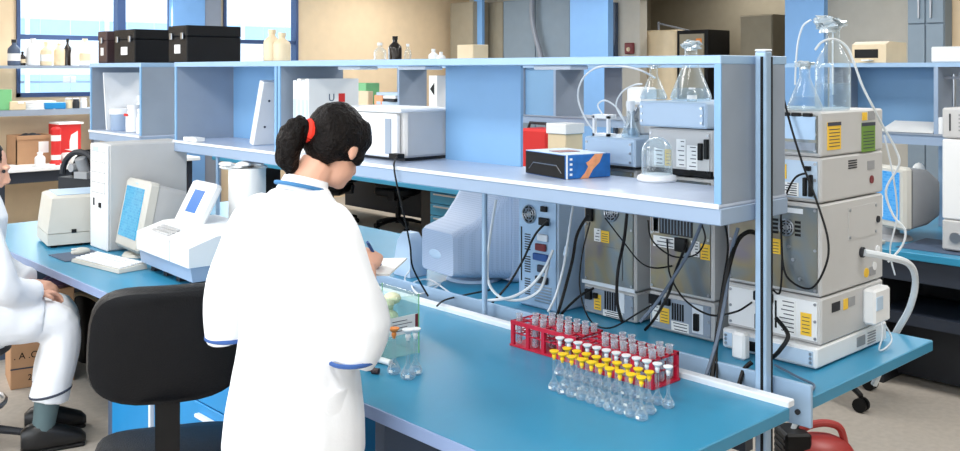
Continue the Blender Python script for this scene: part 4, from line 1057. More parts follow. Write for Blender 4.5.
# hanging teal pedestal and chair bases seen under the second bench
t = thing('drawer_pedestal', 'teal drawer unit hung under the second bench, left of the perforated monitor', 'cabinet', (3.50, 4.05, .41))
obj('carcass', MB().box(.02, .5, 0, .68, 0, .305), 'teal', t)
for z0, z1 in ((.005, .1), (.108, .2), (.208, .3)):
    d = obj('drawer', MB().box(0, .02, .005, .675, z0, z1, b=.003), 'teal', t); obj('handle', MB().box(-.015, 0, .03, .62, z1-.022, z1-.01), 'steel', d)
t = thing('black_block', 'black block standing under the second bench left of the teal drawers', 'cabinet', (3.60, 4.745, 0)); obj('body', MB().box(0, .5, 0, .22, .3, .7), 'black', t); obj('runner', MB().box(.05, .45, .03, .19, 0, .3), 'black', t)  # plain black box beside the drawers
def star_base(t, seat_z, r=.28, mt='black', rot=0.0):
    for k in range(5):
        a = rot+k*2*math.pi/5; e = (r*math.cos(a), r*math.sin(a))
        l = obj('foot_spoke', MB().tube([(0, 0, .12), (e[0]*.5, e[1]*.5, .105), (e[0], e[1], .07)], [.025, .02, .016], 8), mt, t)
        g = MB(); dx, dy = -math.sin(a)*.012, math.cos(a)*.012
        for s in (-1.6, 1.6): g.cyl((e[0]+dx*s-dx*.7, e[1]+dy*s-dy*.7, .028), (e[0]+dx*s+dx*.7, e[1]+dy*s+dy*.7, .028), .028, n=14)
        g.cyl((e[0], e[1], .03), (e[0], e[1], .075), .009); g.cyl((e[0]-dx*2, e[1]-dy*2, .028), (e[0]+dx*2, e[1]+dy*2, .028), .008)
        obj('caster', g, 'black', l)
    obj('gas_column', MB().lathe([(.03, .08), (.03, .25), (.018, .25), (.018, seat_z)]), mt, t)
def back_pad(w_, h_, th, n=24, bulge=.03, taper=.86):
    """rounded pad: face in y-z plane, thickness along x, curved"""
    g = MB(); rings = []
    for k, (s_, xo) in enumerate(((.90, -th/2), (.97, -th*.42), (1.0, -th*.2), (1.0, th*.2), (.97, th*.42), (.90, th/2))):
        ring = []
        for i in range(n):
            a = 2*math.pi*i/n; c_, s2 = math.cos(a), math.sin(a)
            e = .55; y = math.copysign(abs(c_)**e, c_); z = math.copysign(abs(s2)**e, s2)
            wy = w_/2*(1-(1-taper)*(z+1)/2)
            ring.append((xo+bulge*(y*y), y*wy*s_, h_/2*z*s_))
        rings.append(ring)
    return g.loft(rings)
def office_chair(label, loc, rz, seat_z=.48, back_z=.92, bw=.46, bh=.36, tilt=0.0):
    t = thing('office_chair', label, 'chair', loc, rz)
    g = MB(T=Matrix.Translation((0.02, 0, seat_z-.035)) @ Matrix.Rotation(math.pi/2, 4, 'Y')); pad = back_pad(.48, .46, .08, 28, -.012, .95); g.v = [g.T @ v for v in pad.v]; g.f = pad.f; g.m = pad.m; g.T = None
    obj('seat', g, 'softblack', t)
    TB = Matrix.Translation((-.26, 0, back_z)) @ Matrix.Rotation(math.radians(-8+tilt), 4, 'Y')
    pad = back_pad(bw, bh, .075, 36, .05, .90); pad.v = [TB @ v for v in pad.v]; obj('backrest', pad, 'softblack', t)
    g = MB(); g.box(-.24, -.05, -.033, .033, seat_z-.1, seat_z-.082); g.loft([[(-.235, -.033, seat_z-.1), (-.218, -.033, seat_z-.1), (-.218, .033, seat_z-.1), (-.235, .033, seat_z-.1)], [(-.25, -.036, back_z-.13), (-.235, -.036, back_z-.13), (-.235, .036, back_z-.13), (-.25, .036, back_z-.13)]]); obj('back_support', g, 'black', t)
    g = MB(); g.box(-.12, .12, -.09, .09, seat_z-.12, seat_z-.075, b=.01); obj('tilt_mechanism', g, 'black', t)
    star_base(t, seat_z-.1)
    return t
office_chair('black swivel chair seen under the second bench, left one by the aisle floor', (4.45, 7.55, 0), 2.2, .45, .57, .4, .18)
office_chair('black swivel chair seen under the second bench, right one beside the teal drawers', (4.75, 6.75, 0), .6, .45, .57, .4, .18)

# shelf items of the second bench, seen through the near shelf
def shelf2_box(name, label, cat, pxa, pxb, pya, mt, zb=1.335, x=4.36, depth=.18):
    p0 = on_x(pxb, 100, x); p1 = on_x(pxa, pya, x)
    return tag(obj(name, MB().box(0, depth, 0, p1.y-p0.y, 0, p1.z-zb, b=.006), mt), label, cat, None, (x, p0.y, zb))
shelf2_box('storage_box', 'green box at the left of the second bench shelf', 'box', 354, 366, 83, 'greenp', x=4.42)
shelf2_box('storage_box', 'cream box in front of the green one on the second bench shelf', 'box', 356, 368, 91, 'creamy', x=4.33, depth=.07)
shelf2_box('pink_tub', 'small pinkish tub on the second bench shelf', 'tub', 374, 382, 95, 'boxorange', x=4.33)
shelf2_box('paper_pile', 'white paper pile on the second bench shelf left of the journals', 'papers', 383, 391, 97, 'paper', x=4.4)
p = on_x(405, 104, 4.42)
for k in range(5):
    o = obj('journal', MB().box(-.12, .12, -.16, .16, 0, .03), ['slate', 'instrblue', 'dark', 'paper', 'instrblue'][k]); tag(o, RANK[4-k]+' journal from the top of the pile on the second bench shelf', 'journal', 'journals on the second bench shelf', (4.46, 6.42, 1.3365+.031*k), .12*math.sin(k*2))
t = thing('magazine_file', 'white magazine file with black mark beside the shelf divider across the aisle', 'box file', (4.33, on_x(437, 100, 4.33).y, 1.335)); obj('file', MB().box(0, .2, 0, .12, 0, .33), 'paper', t); g = MB(); g.prism([(.04, .14), (.10, .2), (.04, .26)], 'x', -.003, 0); obj('black_mark', g, 'black', t)
# bottles standing on top of the second bench shelf
Z2 = 1.765
def top2(px, x=4.45): return on_x(px, 64, x).y
bottle('glass_bottle', 'clear glass bottle left of the black bottle on the far shelf top', (4.45, top2(380), Z2), .065, .24, 'glass', 'white', .35)
bottle('dark_bottle', 'tall black bottle on the far shelf top', (4.45, top2(395), Z2), .07, .30, 'amber', 'black', .35)
bottle('glass_bottle', 'slim clear bottle right of the black bottle on the far shelf top', (4.5, top2(404), Z2), .035, .22, 'glass', 'white', .4)
bottle('wash_bottle', 'larger of two small white bottles on the far shelf top', (4.45, top2(433.5), Z2), .05, .16, 'white', 'white', .35)
bottle('wash_bottle', 'smaller of two small white bottles on the far shelf top', (4.45, top2(441), Z2), .045, .13, 'white', 'white', .35)
o = obj('paper_sheet', MB().box(-.1, .1, -.25, .25, 0, .03), 'paper'); tag(o, 'white folded sheets on the far shelf top left of the bottles', 'papers', None, (4.4, top2(330), Z2))
p0 = on_x(473, 57, 4.45); p1 = on_x(457, 45, 4.45); tag(obj('carton', MB().box(0, .2, 0, p1.y-p0.y, 0, p1.z-Z2, b=.005), 'creamy'), 'cream carton on the far shelf top beside the narrow blue column', 'box', None, (4.45, p0.y, Z2))
# items on bench 2 seen through the open bay: red case and white carton
p0 = on_x(551, 150, 4.0); p1 = on_x(524, 128, 4.0); t = thing('red_case', 'red toolbox standing on the second bench behind the blue carton', 'case', (3.95, p0.y, .76)); obj('body', MB().box(0, .25, 0, p1.y-p0.y, 0, p1.z-.76, b=.02), 'redbox', t); g = MB(); g.tube([(.12, .1, p1.z-.77), (.12, .12, p1.z-.72), (.12, .3, p1.z-.72), (.12, .32, p1.z-.77)], .012, 8); obj('handle', g, 'dark', t)
p0 = on_x(570, 150, 3.9); p1 = on_x(552, 123, 3.9); t = thing('white_carton', 'white carton beside the red toolbox on the second bench', 'box', (3.85, p0.y, .76)); obj('carton', MB().box(0, .2, 0, p1.y-p0.y, 0, p1.z-.76-.08, b=.004), 'creamy', t); obj('lid', MB().box(-.01, .21, -.01, p1.y-p0.y+.01, p1.z-.76-.08, p1.z-.76, b=.004), 'white', t)

# right-hand end of the second bench
t = thing('crt_monitor', 'grey-beige tube monitor with blue screen on the second bench across the aisle', 'monitor', (3.80, 1.02, .76), math.radians(-24))
obj('front_bezel', MB().box(-.06, 0, -.19, .19, .07, .42, b=.015), 'beige', t); obj('screen', MB().box(-.065, -.058, -.15, .15, .115, .39), 'crt2', t)
g = MB(); g.loft([rr(0, -.185, .185, .075, .415, .02), rr(.13, -.17, .17, .09, .40, .03), rr(.25, -.12, .12, .12, .34, .03)]); obj('rear_housing', g, 'grey', t); obj('stand', MB().lathe([(.13, 0), (.12, .015), (.06, .03), (.06, .08)]), 'grey', t)
g = MB(); g.box(-.0665, -.0645, -.03, -.005, .13, .25); obj('screen_icon', g, 'white', t)
t = thing('keyboard', 'beige keyboard in front of the monitor on the second bench', 'keyboard', (3.55, 1.15, .762)); g = MB(); g.box(-.06, .06, -.2, .2, 0, .02, b=.004); obj('case', g, 'beige', t); g = MB()
for r in range(4):
    for k in range(13): g.box(-.05+r*.025, -.03+r*.025, -.185+k*.028, -.162+k*.028, .02, .027)
obj('keys', g, 'white', t)
p0 = on_z(920, 235, .76); tag(obj('desk_mat', MB().box(-.2, .2, -.2, .25, 0, .003), 'slate'), 'dark mat on the second bench right of the monitor', 'mat', None, (3.75, .62, .7605))
t = thing('column_oven', 'large white instrument with vent slots at the right edge, standing on the second bench', 'instrument', (3.62, .225, .77))
obj('lower_casing', MB().box(0, .5, 0, .43, .0, .16, b=.008), 'instr', t); obj('door', MB().box(0, .5, 0, .43, .163, .585, b=.008), 'white', t); obj('upper_casing', MB().box(0, .5, 0, .43, .59, .75, b=.008), 'instr', t)
g = MB()
for r in range(5):
    for k in range(3): g.box(-.002, 0, .2+.055*k, .235+.055*k, .63+.02*r, .638+.02*r)
obj('vent_slots', g, 'grey', t); obj('knob', MB().cyl((-.012, .36, .07), (0, .36, .07), .028, n=20), 'steel', t); g = MB(); g.box(-.003, 0, .385, .392, .63, .72); obj('slot', g, 'dark', t)
obj('foot', MB().box(.03, .47, .03, .4, -.011, 0), 'dark', t)
# papers, bag, small items near the second shelf
p0 = on_x(905, 132, 4.25); o = obj('paper_sheet', MB(T=Matrix.Rotation(math.radians(-14), 4, 'Y')).box(0, .22, -.15, .17, 0, .006), 'paper'); tag(o, 'white sheet lying on the lip of the second bench shelf', 'paper', None, (4.285, p0.y, 1.338))
g = MB()
for k in range(9): g.ball((.02*math.sin(k*3), -.06+.016*k+.02*math.cos(k*2), .30-.032*k), .06, .035+.004*k, .05, n=10, k=6)
o = obj('plastic_bag', g, 'paper'); p0 = on_x(912, 160, 4.36); tag(o, 'white crumpled bag standing behind the grey monitor on the second bench', 'bag', None, (4.36, p0.y, .80))
bb = MB(); bb.box(0, .12, -.05, .03, 0, .07, b=.004); p0 = on_x(942, 120, 4.34); tag(obj('blue_tray', bb, 'cyanblue'), 'blue slotted tray on the second bench shelf beside the white instrument', 'tray', None, (4.34, p0.y, 1.335))
p0 = on_x(950, 100, 4.34); t = thing('clamp_stand', 'lab clamp stand on the second bench shelf at the right edge', 'stand', (4.40, p0.y, 1.335)); g = MB(); g.cyl((0, 0, .02), (0, 0, .36), .012); obj('rod', g, 'steel', t); obj('base', MB().box(-.08, .08, -.06, .06, 0, .02), 'grey', t); g = MB(); g.box(-.02, .02, -.08, .05, .33, .345); obj('arm', g, 'colgrey', t)
p0 = on_x(945, 100, 4.36); tag(obj('small_jar', MB().lathe([(.035, 0), (.035, .09), (.03, .1)]), 'white'), 'small pale jar beside the clamp stand', 'jar', None, (4.33, on_x(945, 100, 4.33).y+.02, 1.335))
# printer and box on top of second shelf
p0 = on_x(886, 62, 4.32); p1 = on_x(852, 42, 4.32)
t = thing('label_printer', 'beige printer with black paper slot on the second shelf top', 'printer', (4.32, p0.y, Z2)); W = p1.y-p0.y; obj('body', MB().loft([[(x, y, z) for x, z in ((0, 0), (.3, 0), (.3, .13), (.05, .135), (0, .115))] for y in (0, W)]), 'creamy', t)
obj('paper_slot', MB().box(-.002, .003, .05, W*.92, .03, .085), 'black', t); obj('paper', MB().box(-.06, .0, .08, W*.6, .012, .02), 'paper', t)
p0 = on_x(962, 62, 4.35); p1 = on_x(931, 47, 4.35); tag(obj('white_box', MB().box(0, .2, 0, p1.y-p0.y, 0, p1.z-Z2, b=.006), 'white'), 'plain white box on the second shelf top in front of the locker', 'box', None, (4.35, p0.y, Z2))

# ================================================================== under the near bench
t = thing('drawer_cabinet', 'bright blue drawer cabinet with long white handles under the near bench', 'cabinet', (.05, 1.5, 0))
obj('carcass', MB().box(.02, .55, .0, .86, .06, .70), 'cyanblue', t); obj('plinth', MB().box(.06, .5, .02, .84, 0, .06), 'dark', t)
for z0, z1 in ((.07, .25), (.255, .47), (.475, .695)):
    d = obj('drawer', MB().box(0, .02, .005, .855, z0, z1, b=.003), 'cyanblue', t); obj('handle', MB().box(-.022, 0, .06, .46 if z0 < .3 else .40, z1-.05, z1-.035, b=.003), 'white_metal', d)
t = thing('base_cabinet', 'bright blue door cabinet under the near bench left of the drawers', 'cabinet', (.05, 2.385, 0))
obj('carcass', MB().box(.02, .55, 0, .40, .06, .70), 'cyanblue', t); obj('plinth', MB().box(.06, .5, .02, .38, 0, .06), 'dark', t)
d = obj('door', MB().box(0, .02, .02, .395, .07, .695, b=.003), 'cyanblue', t); obj('door_edging', MB().box(-.002, .02, .0, .018, .07, .695), 'white_metal', d)
g = MB(); g.tube([(.25, .55, .02), (.25, .55, .3), (.2, .5, .5)], .02, 8); 
o = obj('storage_crate', MB().box(0, .5, 0, .5, 0, .28, b=.03), 'trim'); tag(o, 'dark blue crate on the floor under the near bench, right of the woman', 'crate', None, (.22, .28, 0))

# cardboard carton and bag at the left
t = thing('cardboard_box', 'printed brown cardboard carton with up arrow on the floor behind the seated person', 'box', (.03, 4.09, 0), math.radians(-12))
p0 = on_z(8, 388, 0); W = .36
obj('carton', MB().box(0, .32, 0, .30, 0, .52, b=.004), 'cardboard', t)
# faces: y=0 side looks towards the camera
ar = MB(); ar.prism([(.035, .33), (.047, .33), (.047, .42), (.062, .42), (.041, .47), (.02, .42), (.035, .42)], 'y', -.003, 0); obj('arrow', ar, 'print', t)
text('printed_letters', '. A .C', .05, 'black', t, (.075, -.001, .175), FACE_NY); text('printed_letter', 'R', .1, 'black', t, (.185, -.001, .19), FACE_NY); text('printed_number', '2115', .045, 'black', t, (.13, -.001, .055), FACE_NY)
g = MB(); g.box(.0, .32, -.002, 0, .105, .112); obj('printed_line', g, 'print', t)
g = MB()
for k in range(10): g.ball((.16+.1*math.sin(k*1.9), .15+.09*math.cos(k*2.6), .535+.02*(k % 3)), .075, .07, .035, n=10, k=6)
tag(obj('plum_bag', g, 'purple'), 'crumpled plum-coloured plastic bag on the brown carton', 'bag', None, (.20, 4.03, .01), -.2)
t = thing('void_drum', 'black drum added for the dark void under the bench, with pale curved stripes', 'bin', (.62, 4.35, 0)); obj('body', MB().lathe([(.13, 0), (.17, .5), (.165, .52)], n=24), 'black', t)  # black drum stands in for the unlit void under the bench
g = MB(); pts = [(.0+.172*math.cos(a), .172*math.sin(a)) for a in [math.radians(d) for d in range(150, 290, 10)]]
g.tube([(x, y, .42-.20*((i-6)/7.0)**2) for i, (x, y) in enumerate(pts)], .012, 6); obj('stripe', g, 'creamy', t)
struct('trim_1', MB().box(-.3, .9, 4.95, 4.97, 0, .12), 'instrblue')

# ================================================================== foreground chair
office_chair('black swivel chair with a large curved backrest in the foreground', (-.275, 1.52, 0), math.radians(64), .50, .915, .47, .35)

# ================================================================== right foreground: castors and vacuum
t = thing('wheeled_stand', 'black wheeled base with castors standing behind the right end of the far bench', 'stand', (3.15, 1.15, 0))
for k, (dx, dy) in enumerate(((-.09, -.32), (.27, -.2), (-.3, .0), (.0, .3))):
    l = obj('foot_spoke', MB().tube([(0, 0, .16), (dx*.6, dy*.6, .15), (dx, dy, .08)], [.02, .018, .014], 8), 'black', t)
    g = MB()
    for s in (-.018, .018): g.cyl((dx+s-.009, dy, .035), (dx+s+.009, dy, .035), .035, n=16)
    g.cyl((dx-.02, dy, .035), (dx+.02, dy, .035), .01); g.cyl((dx, dy, .04), (dx, dy, .085), .01); obj('caster', g, 'black', l)
obj('column', MB().lathe([(.03, .1), (.03, .6)]), 'black', t); obj('top_plate', MB().box(-.15, .15, -.15, .15, .6, .62), 'black', t)
V = on_z(826, 452, 0)
t = thing('vacuum_cleaner', 'red and black vacuum cleaner on the floor below the bench end', 'vacuum cleaner', (2.17, .60, 0), math.radians(-40)); t.scale = (.8, .8, .8)
g = MB(); g.ball((0, 0, .12), .2, .13, .11, n=20, k=12); obj('body', g, 'vac', t)
g = MB(); g.box(-.20, -.06, -.09, .09, .03, .26, b=.012)
for k in range(6): g.box(-.205, -.19, -.07, .07, .05+k*.032, .065+k*.032)
obj('dust_box', g, 'black', t)
g = MB(); g.tube([(-.1, 0, .2), (-.07, 0, .26), (.03, 0, .285), (.12, 0, .26), (.15, 0, .18)], .02, 10, 0, 5); obj('handle', g, 'vac', t)
for s in (-1, 1): obj('wheel', MB().cyl((.08, s*.12, .06), (.08, s*.15, .06), .06, n=18), 'black', t)
g = MB(); g.tube([(-.13, 0, .25), (-.09, .02, .30), (.05, .09, .38), (.18, .17, .47), (.28, .22, .53)], .014, 8, 0, 5); obj('hose', g, 'whitecable', t)

# ================================================================== people
def remeshed(mb, voxel, smooth_it=3):
    me = bpy.data.meshes.new('tmp'); me.from_pydata([tuple(v) for v in mb.v], [], mb.f)
    b = bmesh.new(); b.from_mesh(me); bmesh.ops.recalc_face_normals(b, faces=b.faces); b.to_mesh(me); b.free()
    o = bpy.data.objects.new('tmp', me); C.objects.link(o)
    r = o.modifiers.new('r', 'REMESH'); r.mode = 'VOXEL'; r.voxel_size = voxel
    if smooth_it:
        s = o.modifiers.new('s', 'SMOOTH'); s.iterations = smooth_it; s.factor = .5
    dg = bpy.context.evaluated_depsgraph_get()
    out = bpy.data.meshes.new_from_object(o.evaluated_get(dg))
    bpy.data.objects.remove(o); bpy.data.meshes.remove(me)
    return out
def mesh_obj(name, me, mt, parent, folds=0.0, fs=9.0):
    if folds:
        for v in me.vertices:
            p = v.co; n_ = noise.noise(Vector((p.x*fs, p.y*fs, p.z*fs*.45)))+.5*noise.noise(Vector((p.x*fs*2.2+7, p.y*fs*2.2, p.z*fs)))
            v.co = p+v.normal*(n_*folds)
    me.materials.clear(); me.materials.append(M[mt])
    me.polygons.foreach_set('use_smooth', [True]*len(me.polygons)); me.update()
    o = bpy.data.objects.new(name, me); C.objects.link(o); o.parent = parent; return o
def ell(c, ax, ay, n=20, p=2.0):
    c = Vector(c); ax = Vector(ax); ay = Vector(ay); out = []
    for k in range(n):
        a = 2*math.pi*k/n; cs, sn = math.cos(a), math.sin(a)
        out.append(c+ax*math.copysign(abs(cs)**(2/p), cs)+ay*math.copysign(abs(sn)**(2/p), sn))
    return out
def limb(mb, pts, rad, n=14): mb.tube(pts, rad, n, 0, 4)
def head(mb, c, R, s=1.0):
    """face towards local +x of R; c is the head centre"""
    c = Vector(c); T = lambda x, y, z: c+R @ Vector((x*s, y*s, z*s))
    mb.ball(c+R @ Vector((-.012*s, 0, .025*s)), .092*s, .074*s, .088*s, 20, 14, 0, R)
    mb.ball(T(.028, 0, -.04), .062*s, .056*s, .075*s, 16, 12, 0, R)
    mb.ball(T(.058, 0, -.088), .026*s, .026*s, .022*s, 12, 8, 0, R)
    mb.tube([T(.086, 0, .012), T(.1, 0, -.012), T(.108, 0, -.032), T(.09, 0, -.042)], [.008*s, .011*s, .014*s, .010*s], 8, 0, 3)
    mb.tube([T(.086, -.02, -.062), T(.094, 0, -.06), T(.086, .02, -.062)], .007*s, 8, 0, 3)
    mb.tube([T(.078, -.045, .022), T(.09, -.02, .028), T(.09, .02, .028), T(.078, .045, .022)], .009*s, 8, 0, 3)
    for q in (-1, 1): mb.ball(T(-.012, q*.075, -.012), .02*s, .009*s, .032*s, 10, 8, 0, R)
def hand(mb, wrist, d, up, s=1.0, curl=.9, side=1):
    """palm and five fingers; d finger direction, up = back of hand"""
    d = Vector(d).normalized(); up = Vector(up); up = (up-d*up.dot(d)).normalized(); lat = d.cross(up)*side
    w0 = Vector(wrist)
    mb.loft([ell(w0, lat*.026*s, up*.018*s, 12), ell(w0+d*.035*s, lat*.036*s, up*.016*s, 12, 2.6), ell(w0+d*.085*s, lat*.04*s, up*.013*s, 12, 2.6), ell(w0+d*.092*s, lat*.034*s, up*.009*s, 12, 2.6)])
    for k, (o_, L) in enumerate(((-.029, .066), (-.010, .075), (.010, .070), (.029, .055))):
        p = w0+d*.082*s+lat*o_*s; pts = [p-d*.02*s, p]; a = 0
        for j, f in enumerate((.45, .32, .23)):
            a += curl*(.5 if j == 0 else .6); p = p+(d*math.cos(a)-up*math.sin(a))*L*f*s; pts.append(p)
        mb.tube(pts, [.009*s, .0092*s, .0085*s, .008*s, .0065*s], 8, 0, 2)
    p = w0+d*.025*s-lat*.03*s; q = p+(d*.6-lat*.6-up*.35)*.035*s; r_ = q+(d*.85+lat*.05-up*.45)*.03*s
    mb.tube([w0+d*.015*s-lat*.012*s, p, q, r_], [.013*s, .012*s, .010*s, .008*s], 8, 0, 3)

# ---- standing woman, facing the bench (+x)
t = thing('person', 'standing person with dark ponytail in a white lab coat, seen from behind, writing', 'person', (-.235, .835, 0), math.radians(4))
Rh = Matrix.Rotation(math.radians(14), 3, 'Z') @ Matrix.Rotation(math.radians(30), 3, 'Y')
HC_ = Vector((.122, -.022, 1.503))
b = MB()
b.loft([ell((0, 0, z), (rx, 0, 0), (0, ry, 0)) for z, rx, ry in ((.80, .10, .145), (.90, .11, .15), (1.02, .09, .125), (1.15, .095, .13), (1.27, .095, .15), (1.335, .08, .15), (1.37, .062, .11), (1.395, .05, .06))])
limb(b, [(0, 0, 1.35), (.02, 0, 1.39), (.07, -.01, 1.465)], [.06, .052, .05])
head(b, HC_, Rh, .90)
limb(b, [(0, -.13, 1.335), (.0, -.165, 1.29), (.02, -.205, 1.17), (.05, -.2, 1.03)], [.045, .05, .042, .036])
limb(b, [(.05, -.2, 1.03), (.12, -.14, 1.10), (.205, -.055, 1.165)], [.036, .034, .024])
hand(b, (.205, -.055, 1.165), (.6, .5, .25), (.2, -.5, 1), .95, 1.0, 1)
limb(b, [(0, .13, 1.335), (-.015, .17, 1.28), (-.045, .235, 1.16), (-.04, .25, 1.03)], [.045, .05, .042, .036])
limb(b, [(-.04, .25, 1.03), (.05, .19, 1.07), (.18, .09, 1.12)], [.036, .034, .024])
hand(b, (.18, .09, 1.12), (.9, -.35, .1), (.1, .3, -1), .95, .9, 1)
for s in (-1, 1):
    limb(b, [(0, s*.085, .86), (.005, s*.09, .68), (.01, s*.09, .48), (0, s*.09, .30), (-.02, s*.09, .08)], [.088, .075, .055, .052, .036])
    b.loft([ell((x, s*.09, .045), (0, .03, 0), (0, 0, h_)) for x, h_ in ((-.06, .03), (.0, .042), (.08, .036), (.16, .028))])
mesh_obj('body', remeshed(b, .006, 2), 'skin', t)
g = MB()
for q in (-1, 1): g.ball(HC_+Rh @ Vector((.075, q*.03, .008)), .008)
obj('eyes', g, 'dark', t)
# hair
b = MB()
b.ball(HC_+Rh @ Vector((-.022, 0, .032)), .093, .080, .090, 22, 14, 0, Rh)
b.ball(HC_+Rh @ Vector((-.050, 0, -.002)), .056, .072, .066, 18, 10, 0, Rh)
for q in (-1, 1):
    b.ball(HC_+Rh @ Vector((.012, q*.056, .042)), .052, .024, .052, 12, 8, 0, Rh); b.ball(HC_+Rh @ Vector((.028, q*.061, .0)), .020, .012, .040, 12, 8, 0, Rh)
mesh_obj('hair', remeshed(b, .006, 2), 'hair', t, .004, 40)
tie = HC_+Vector((-.088, .012, .052))
b = MB(); b.tube([tie+Vector((.03, 0, 0)), tie, tie+Vector((-.028, .01, .008)), tie+Vector((-.05, .016, -.03)), tie+Vector((-.052, .02, -.075)), tie+Vector((-.038, .018, -.115))], [.028, .022, .034, .038, .033, .014], 14, 0, 5)
mesh_obj('ponytail', remeshed(b, .005, 2), 'hair', t, .007, 50)
g = MB(); dv = Vector((-1, .25, .2)).normalized(); a1_ = dv.orthogonal().normalized(); a2_ = dv.cross(a1_)
g.tube([tie+(a1_*math.cos(k*math.pi/6)+a2_*math.sin(k*math.pi/6))*.023 for k in range(13)], .012, 8); obj('hair_tie', g, 'redtie', t)
# coat
b = MB()
b.loft([ell((x, y, z), (rx, 0, 0), (0, ry, 0), 28, 2.3) for z, x, y, rx, ry in ((.70, -.01, 0, .172, .200), (.80, -.005, 0, .165, .192), (.90, .0, 0, .155, .182), (1.02, .0, 0, .135, .165), (1.14, .0, 0, .130, .165), (1.26, .0, 0, .128, .172), (1.315, .0, 0, .108, .172), (1.352, .0, 0, .09, .142), (1.38, .005, 0, .076, .098), (1.402, .012, 0, .068, .076))])
b.tube([(0, -.12, 1.325), (0, -.165, 1.295), (.02, -.195, 1.18), (.06, -.205, 1.06), (.035, -.19, .955)], [.06, .066, .068, .077, .054], 18, 0, 4)
b.tube([(0, .12, 1.325), (-.015, .17, 1.29), (-.04, .225, 1.17), (-.05, .255, 1.06), (-.04, .262, .95)], [.06, .066, .068, .072, .064], 18, 0, 4)
mesh_obj('lab_coat', remeshed(b, .009, 5), 'coat', t, .007, 8)
def ringband(name, c, ax, ay, n_, r, mt, par):
    g = MB(); pts = ell(c, ax, ay, n_); pts.append(pts[0]); g.tube(pts, r, 6); return obj(name, g, mt, par)
ringband('sleeve_trim', (.037, -.191, .968), (.057, 0, 0), (0, .057, 0), 24, .006, 'trim', t)
ringband('sleeve_trim', (-.04, .261, .96), (.065, 0, 0), (0, .065, 0), 24, .006, 'trim', t)
b = MB(); b.loft([ell((.018+.006*k, 0, 1.388+.012*k), (.068-.003*k, 0, -.018), (0, .070-.004*k, 0), 22) for k in range(4)]); obj('collar', b, 'coat', t)
ringband('collar_trim', (.02, 0, 1.402), (.070, 0, -.02), (0, .071, 0), 28, .0055, 'trimcollar', t)
b = MB()
for s in (-1, 1): b.tube([(0, s*.085, .9), (.005, s*.09, .68), (.01, s*.09, .48), (0, s*.09, .28), (-.015, s*.09, .09)], [.11, .098, .085, .08, .085], 16, 0, 4)
mesh_obj('trousers', remeshed(b, .01, 3), 'coat', t, .005, 9)
for s in (-1, 1):
    g = MB(); g.loft([ell((x, s*.09, .055), (0, .042, 0), (0, 0, h_)) for x, h_ in ((-.075, .035), (-.04, .052), (.06, .05), (.14, .042), (.185, .02))]); obj('shoe', g, 'white', t)
# pen and notepad held by her
hp = Vector((.255, -.02, 1.185))
rw = Matrix.Translation(t.location) @ Matrix.Rotation(t.rotation_euler.z, 4, 'Z')
g = MB(); g.cyl(rw @ (hp+Vector((-.03, -.01, .045))), rw @ (hp+Vector((.045, .02, -.035))), .0045, n=8); tag(obj('pen', g, 'trim'), 'blue pen in the hand of the standing person', 'pen')
g = MB(T=rw @ Matrix.Translation((.295, .03, 1.135)) @ Matrix.Rotation(math.radians(-10), 4, 'Y') @ Matrix.Rotation(math.radians(25), 4, 'Z')); g.box(-.06, .075, -.08, .09, 0, .006); tag(obj('notepad', g, 'paper'), 'white notepad held above the bench by the standing person', 'notepad')

# ---- seated person at the left edge
t = thing('person', 'seated person at the left edge in white coat and trousers with black shoe', 'person', (-.44, 3.33, 0), math.radians(-14))
b = MB(); Rm = Matrix.Rotation(math.radians(20), 3, 'Y'); HM = Vector((.125, 0, 1.28))
b.loft([ell((x, 0, z), (rx, 0, 0), (0, ry, 0)) for x, z, rx, ry in ((0, .52, .12, .17), (0, .62, .12, .17), (.015, .76, .11, .15), (.05, .92, .115, .17), (.085, 1.05, .105, .19), (.095, 1.12, .08, .16), (.10, 1.16, .055, .07))])
limb(b, [(.10, 0, 1.12), (.115, 0, 1.17), (.14, 0, 1.23)], [.065, .055, .055]); head(b, HM, Rm, 1.02)
for s in (-1, 1):
    limb(b, [(.09, s*.17, 1.09), (.10, s*.22, 1.02), (.15, s*.24, .84), (.17, s*.23, .76)], [.055, .055, .045, .04])
    limb(b, [(.17, s*.23, .76), (.24, s*.19, .725), (.31, s*.13, .712)], [.04, .036, .027]); hand(b, (.31, s*.13, .712), (1, -s*.5, -.15), (0, -s*.2, 1), 1.05, .8, s)
    kx, ax_ = (.43, .40) if s < 0 else (.45, .43)
    limb(b, [(.0, s*.1, .58), (.2, s*.115, .585), (kx, s*.12, .575)], [.10, .085, .065]); limb(b, [(kx-.02, s*.12, .565), (kx, s*.12, .45), (kx-.03, s*.12, .32), (ax_-.04, s*.12, .2), (ax_-.05, s*.12, .08)], [.055, .05, .045, .04, .036])
    b.loft([ell((ax_-.05+x, s*.12, .04), (0, .026, 0), (0, 0, h_)) for x, h_ in ((-.05, .02), (.0, .028), (.08, .022), (.14, .015))])
mesh_obj('body', remeshed(b, .007, 2), 'skin', t)
g = MB()
for q in (-1, 1): g.ball(HM+Rm @ Vector((.078, q*.032, .008)), .008)
obj('eyes', g, 'dark', t)
b = MB(); b.ball(HM+Rm @ Vector((-.028, 0, .03)), .102, .085, .098, 20, 12, 0, Rm); b.ball(HM+Rm @ Vector((-.055, 0, -.02)), .065, .078, .075, 16, 10, 0, Rm); mesh_obj('hair', remeshed(b, .007, 2), 'hair', t, .004, 40)
b = MB()
b.loft([ell((x, 0, z), (rx, 0, 0), (0, ry, 0), 24) for x, z, rx, ry in ((.03, .47, .19, .23), (.01, .56, .18, .22), (.01, .66, .165, .205), (.025, .78, .155, .19), (.055, .93, .155, .20), (.085, 1.06, .135, .205), (.095, 1.12, .10, .16), (.10, 1.165, .075, .08))])
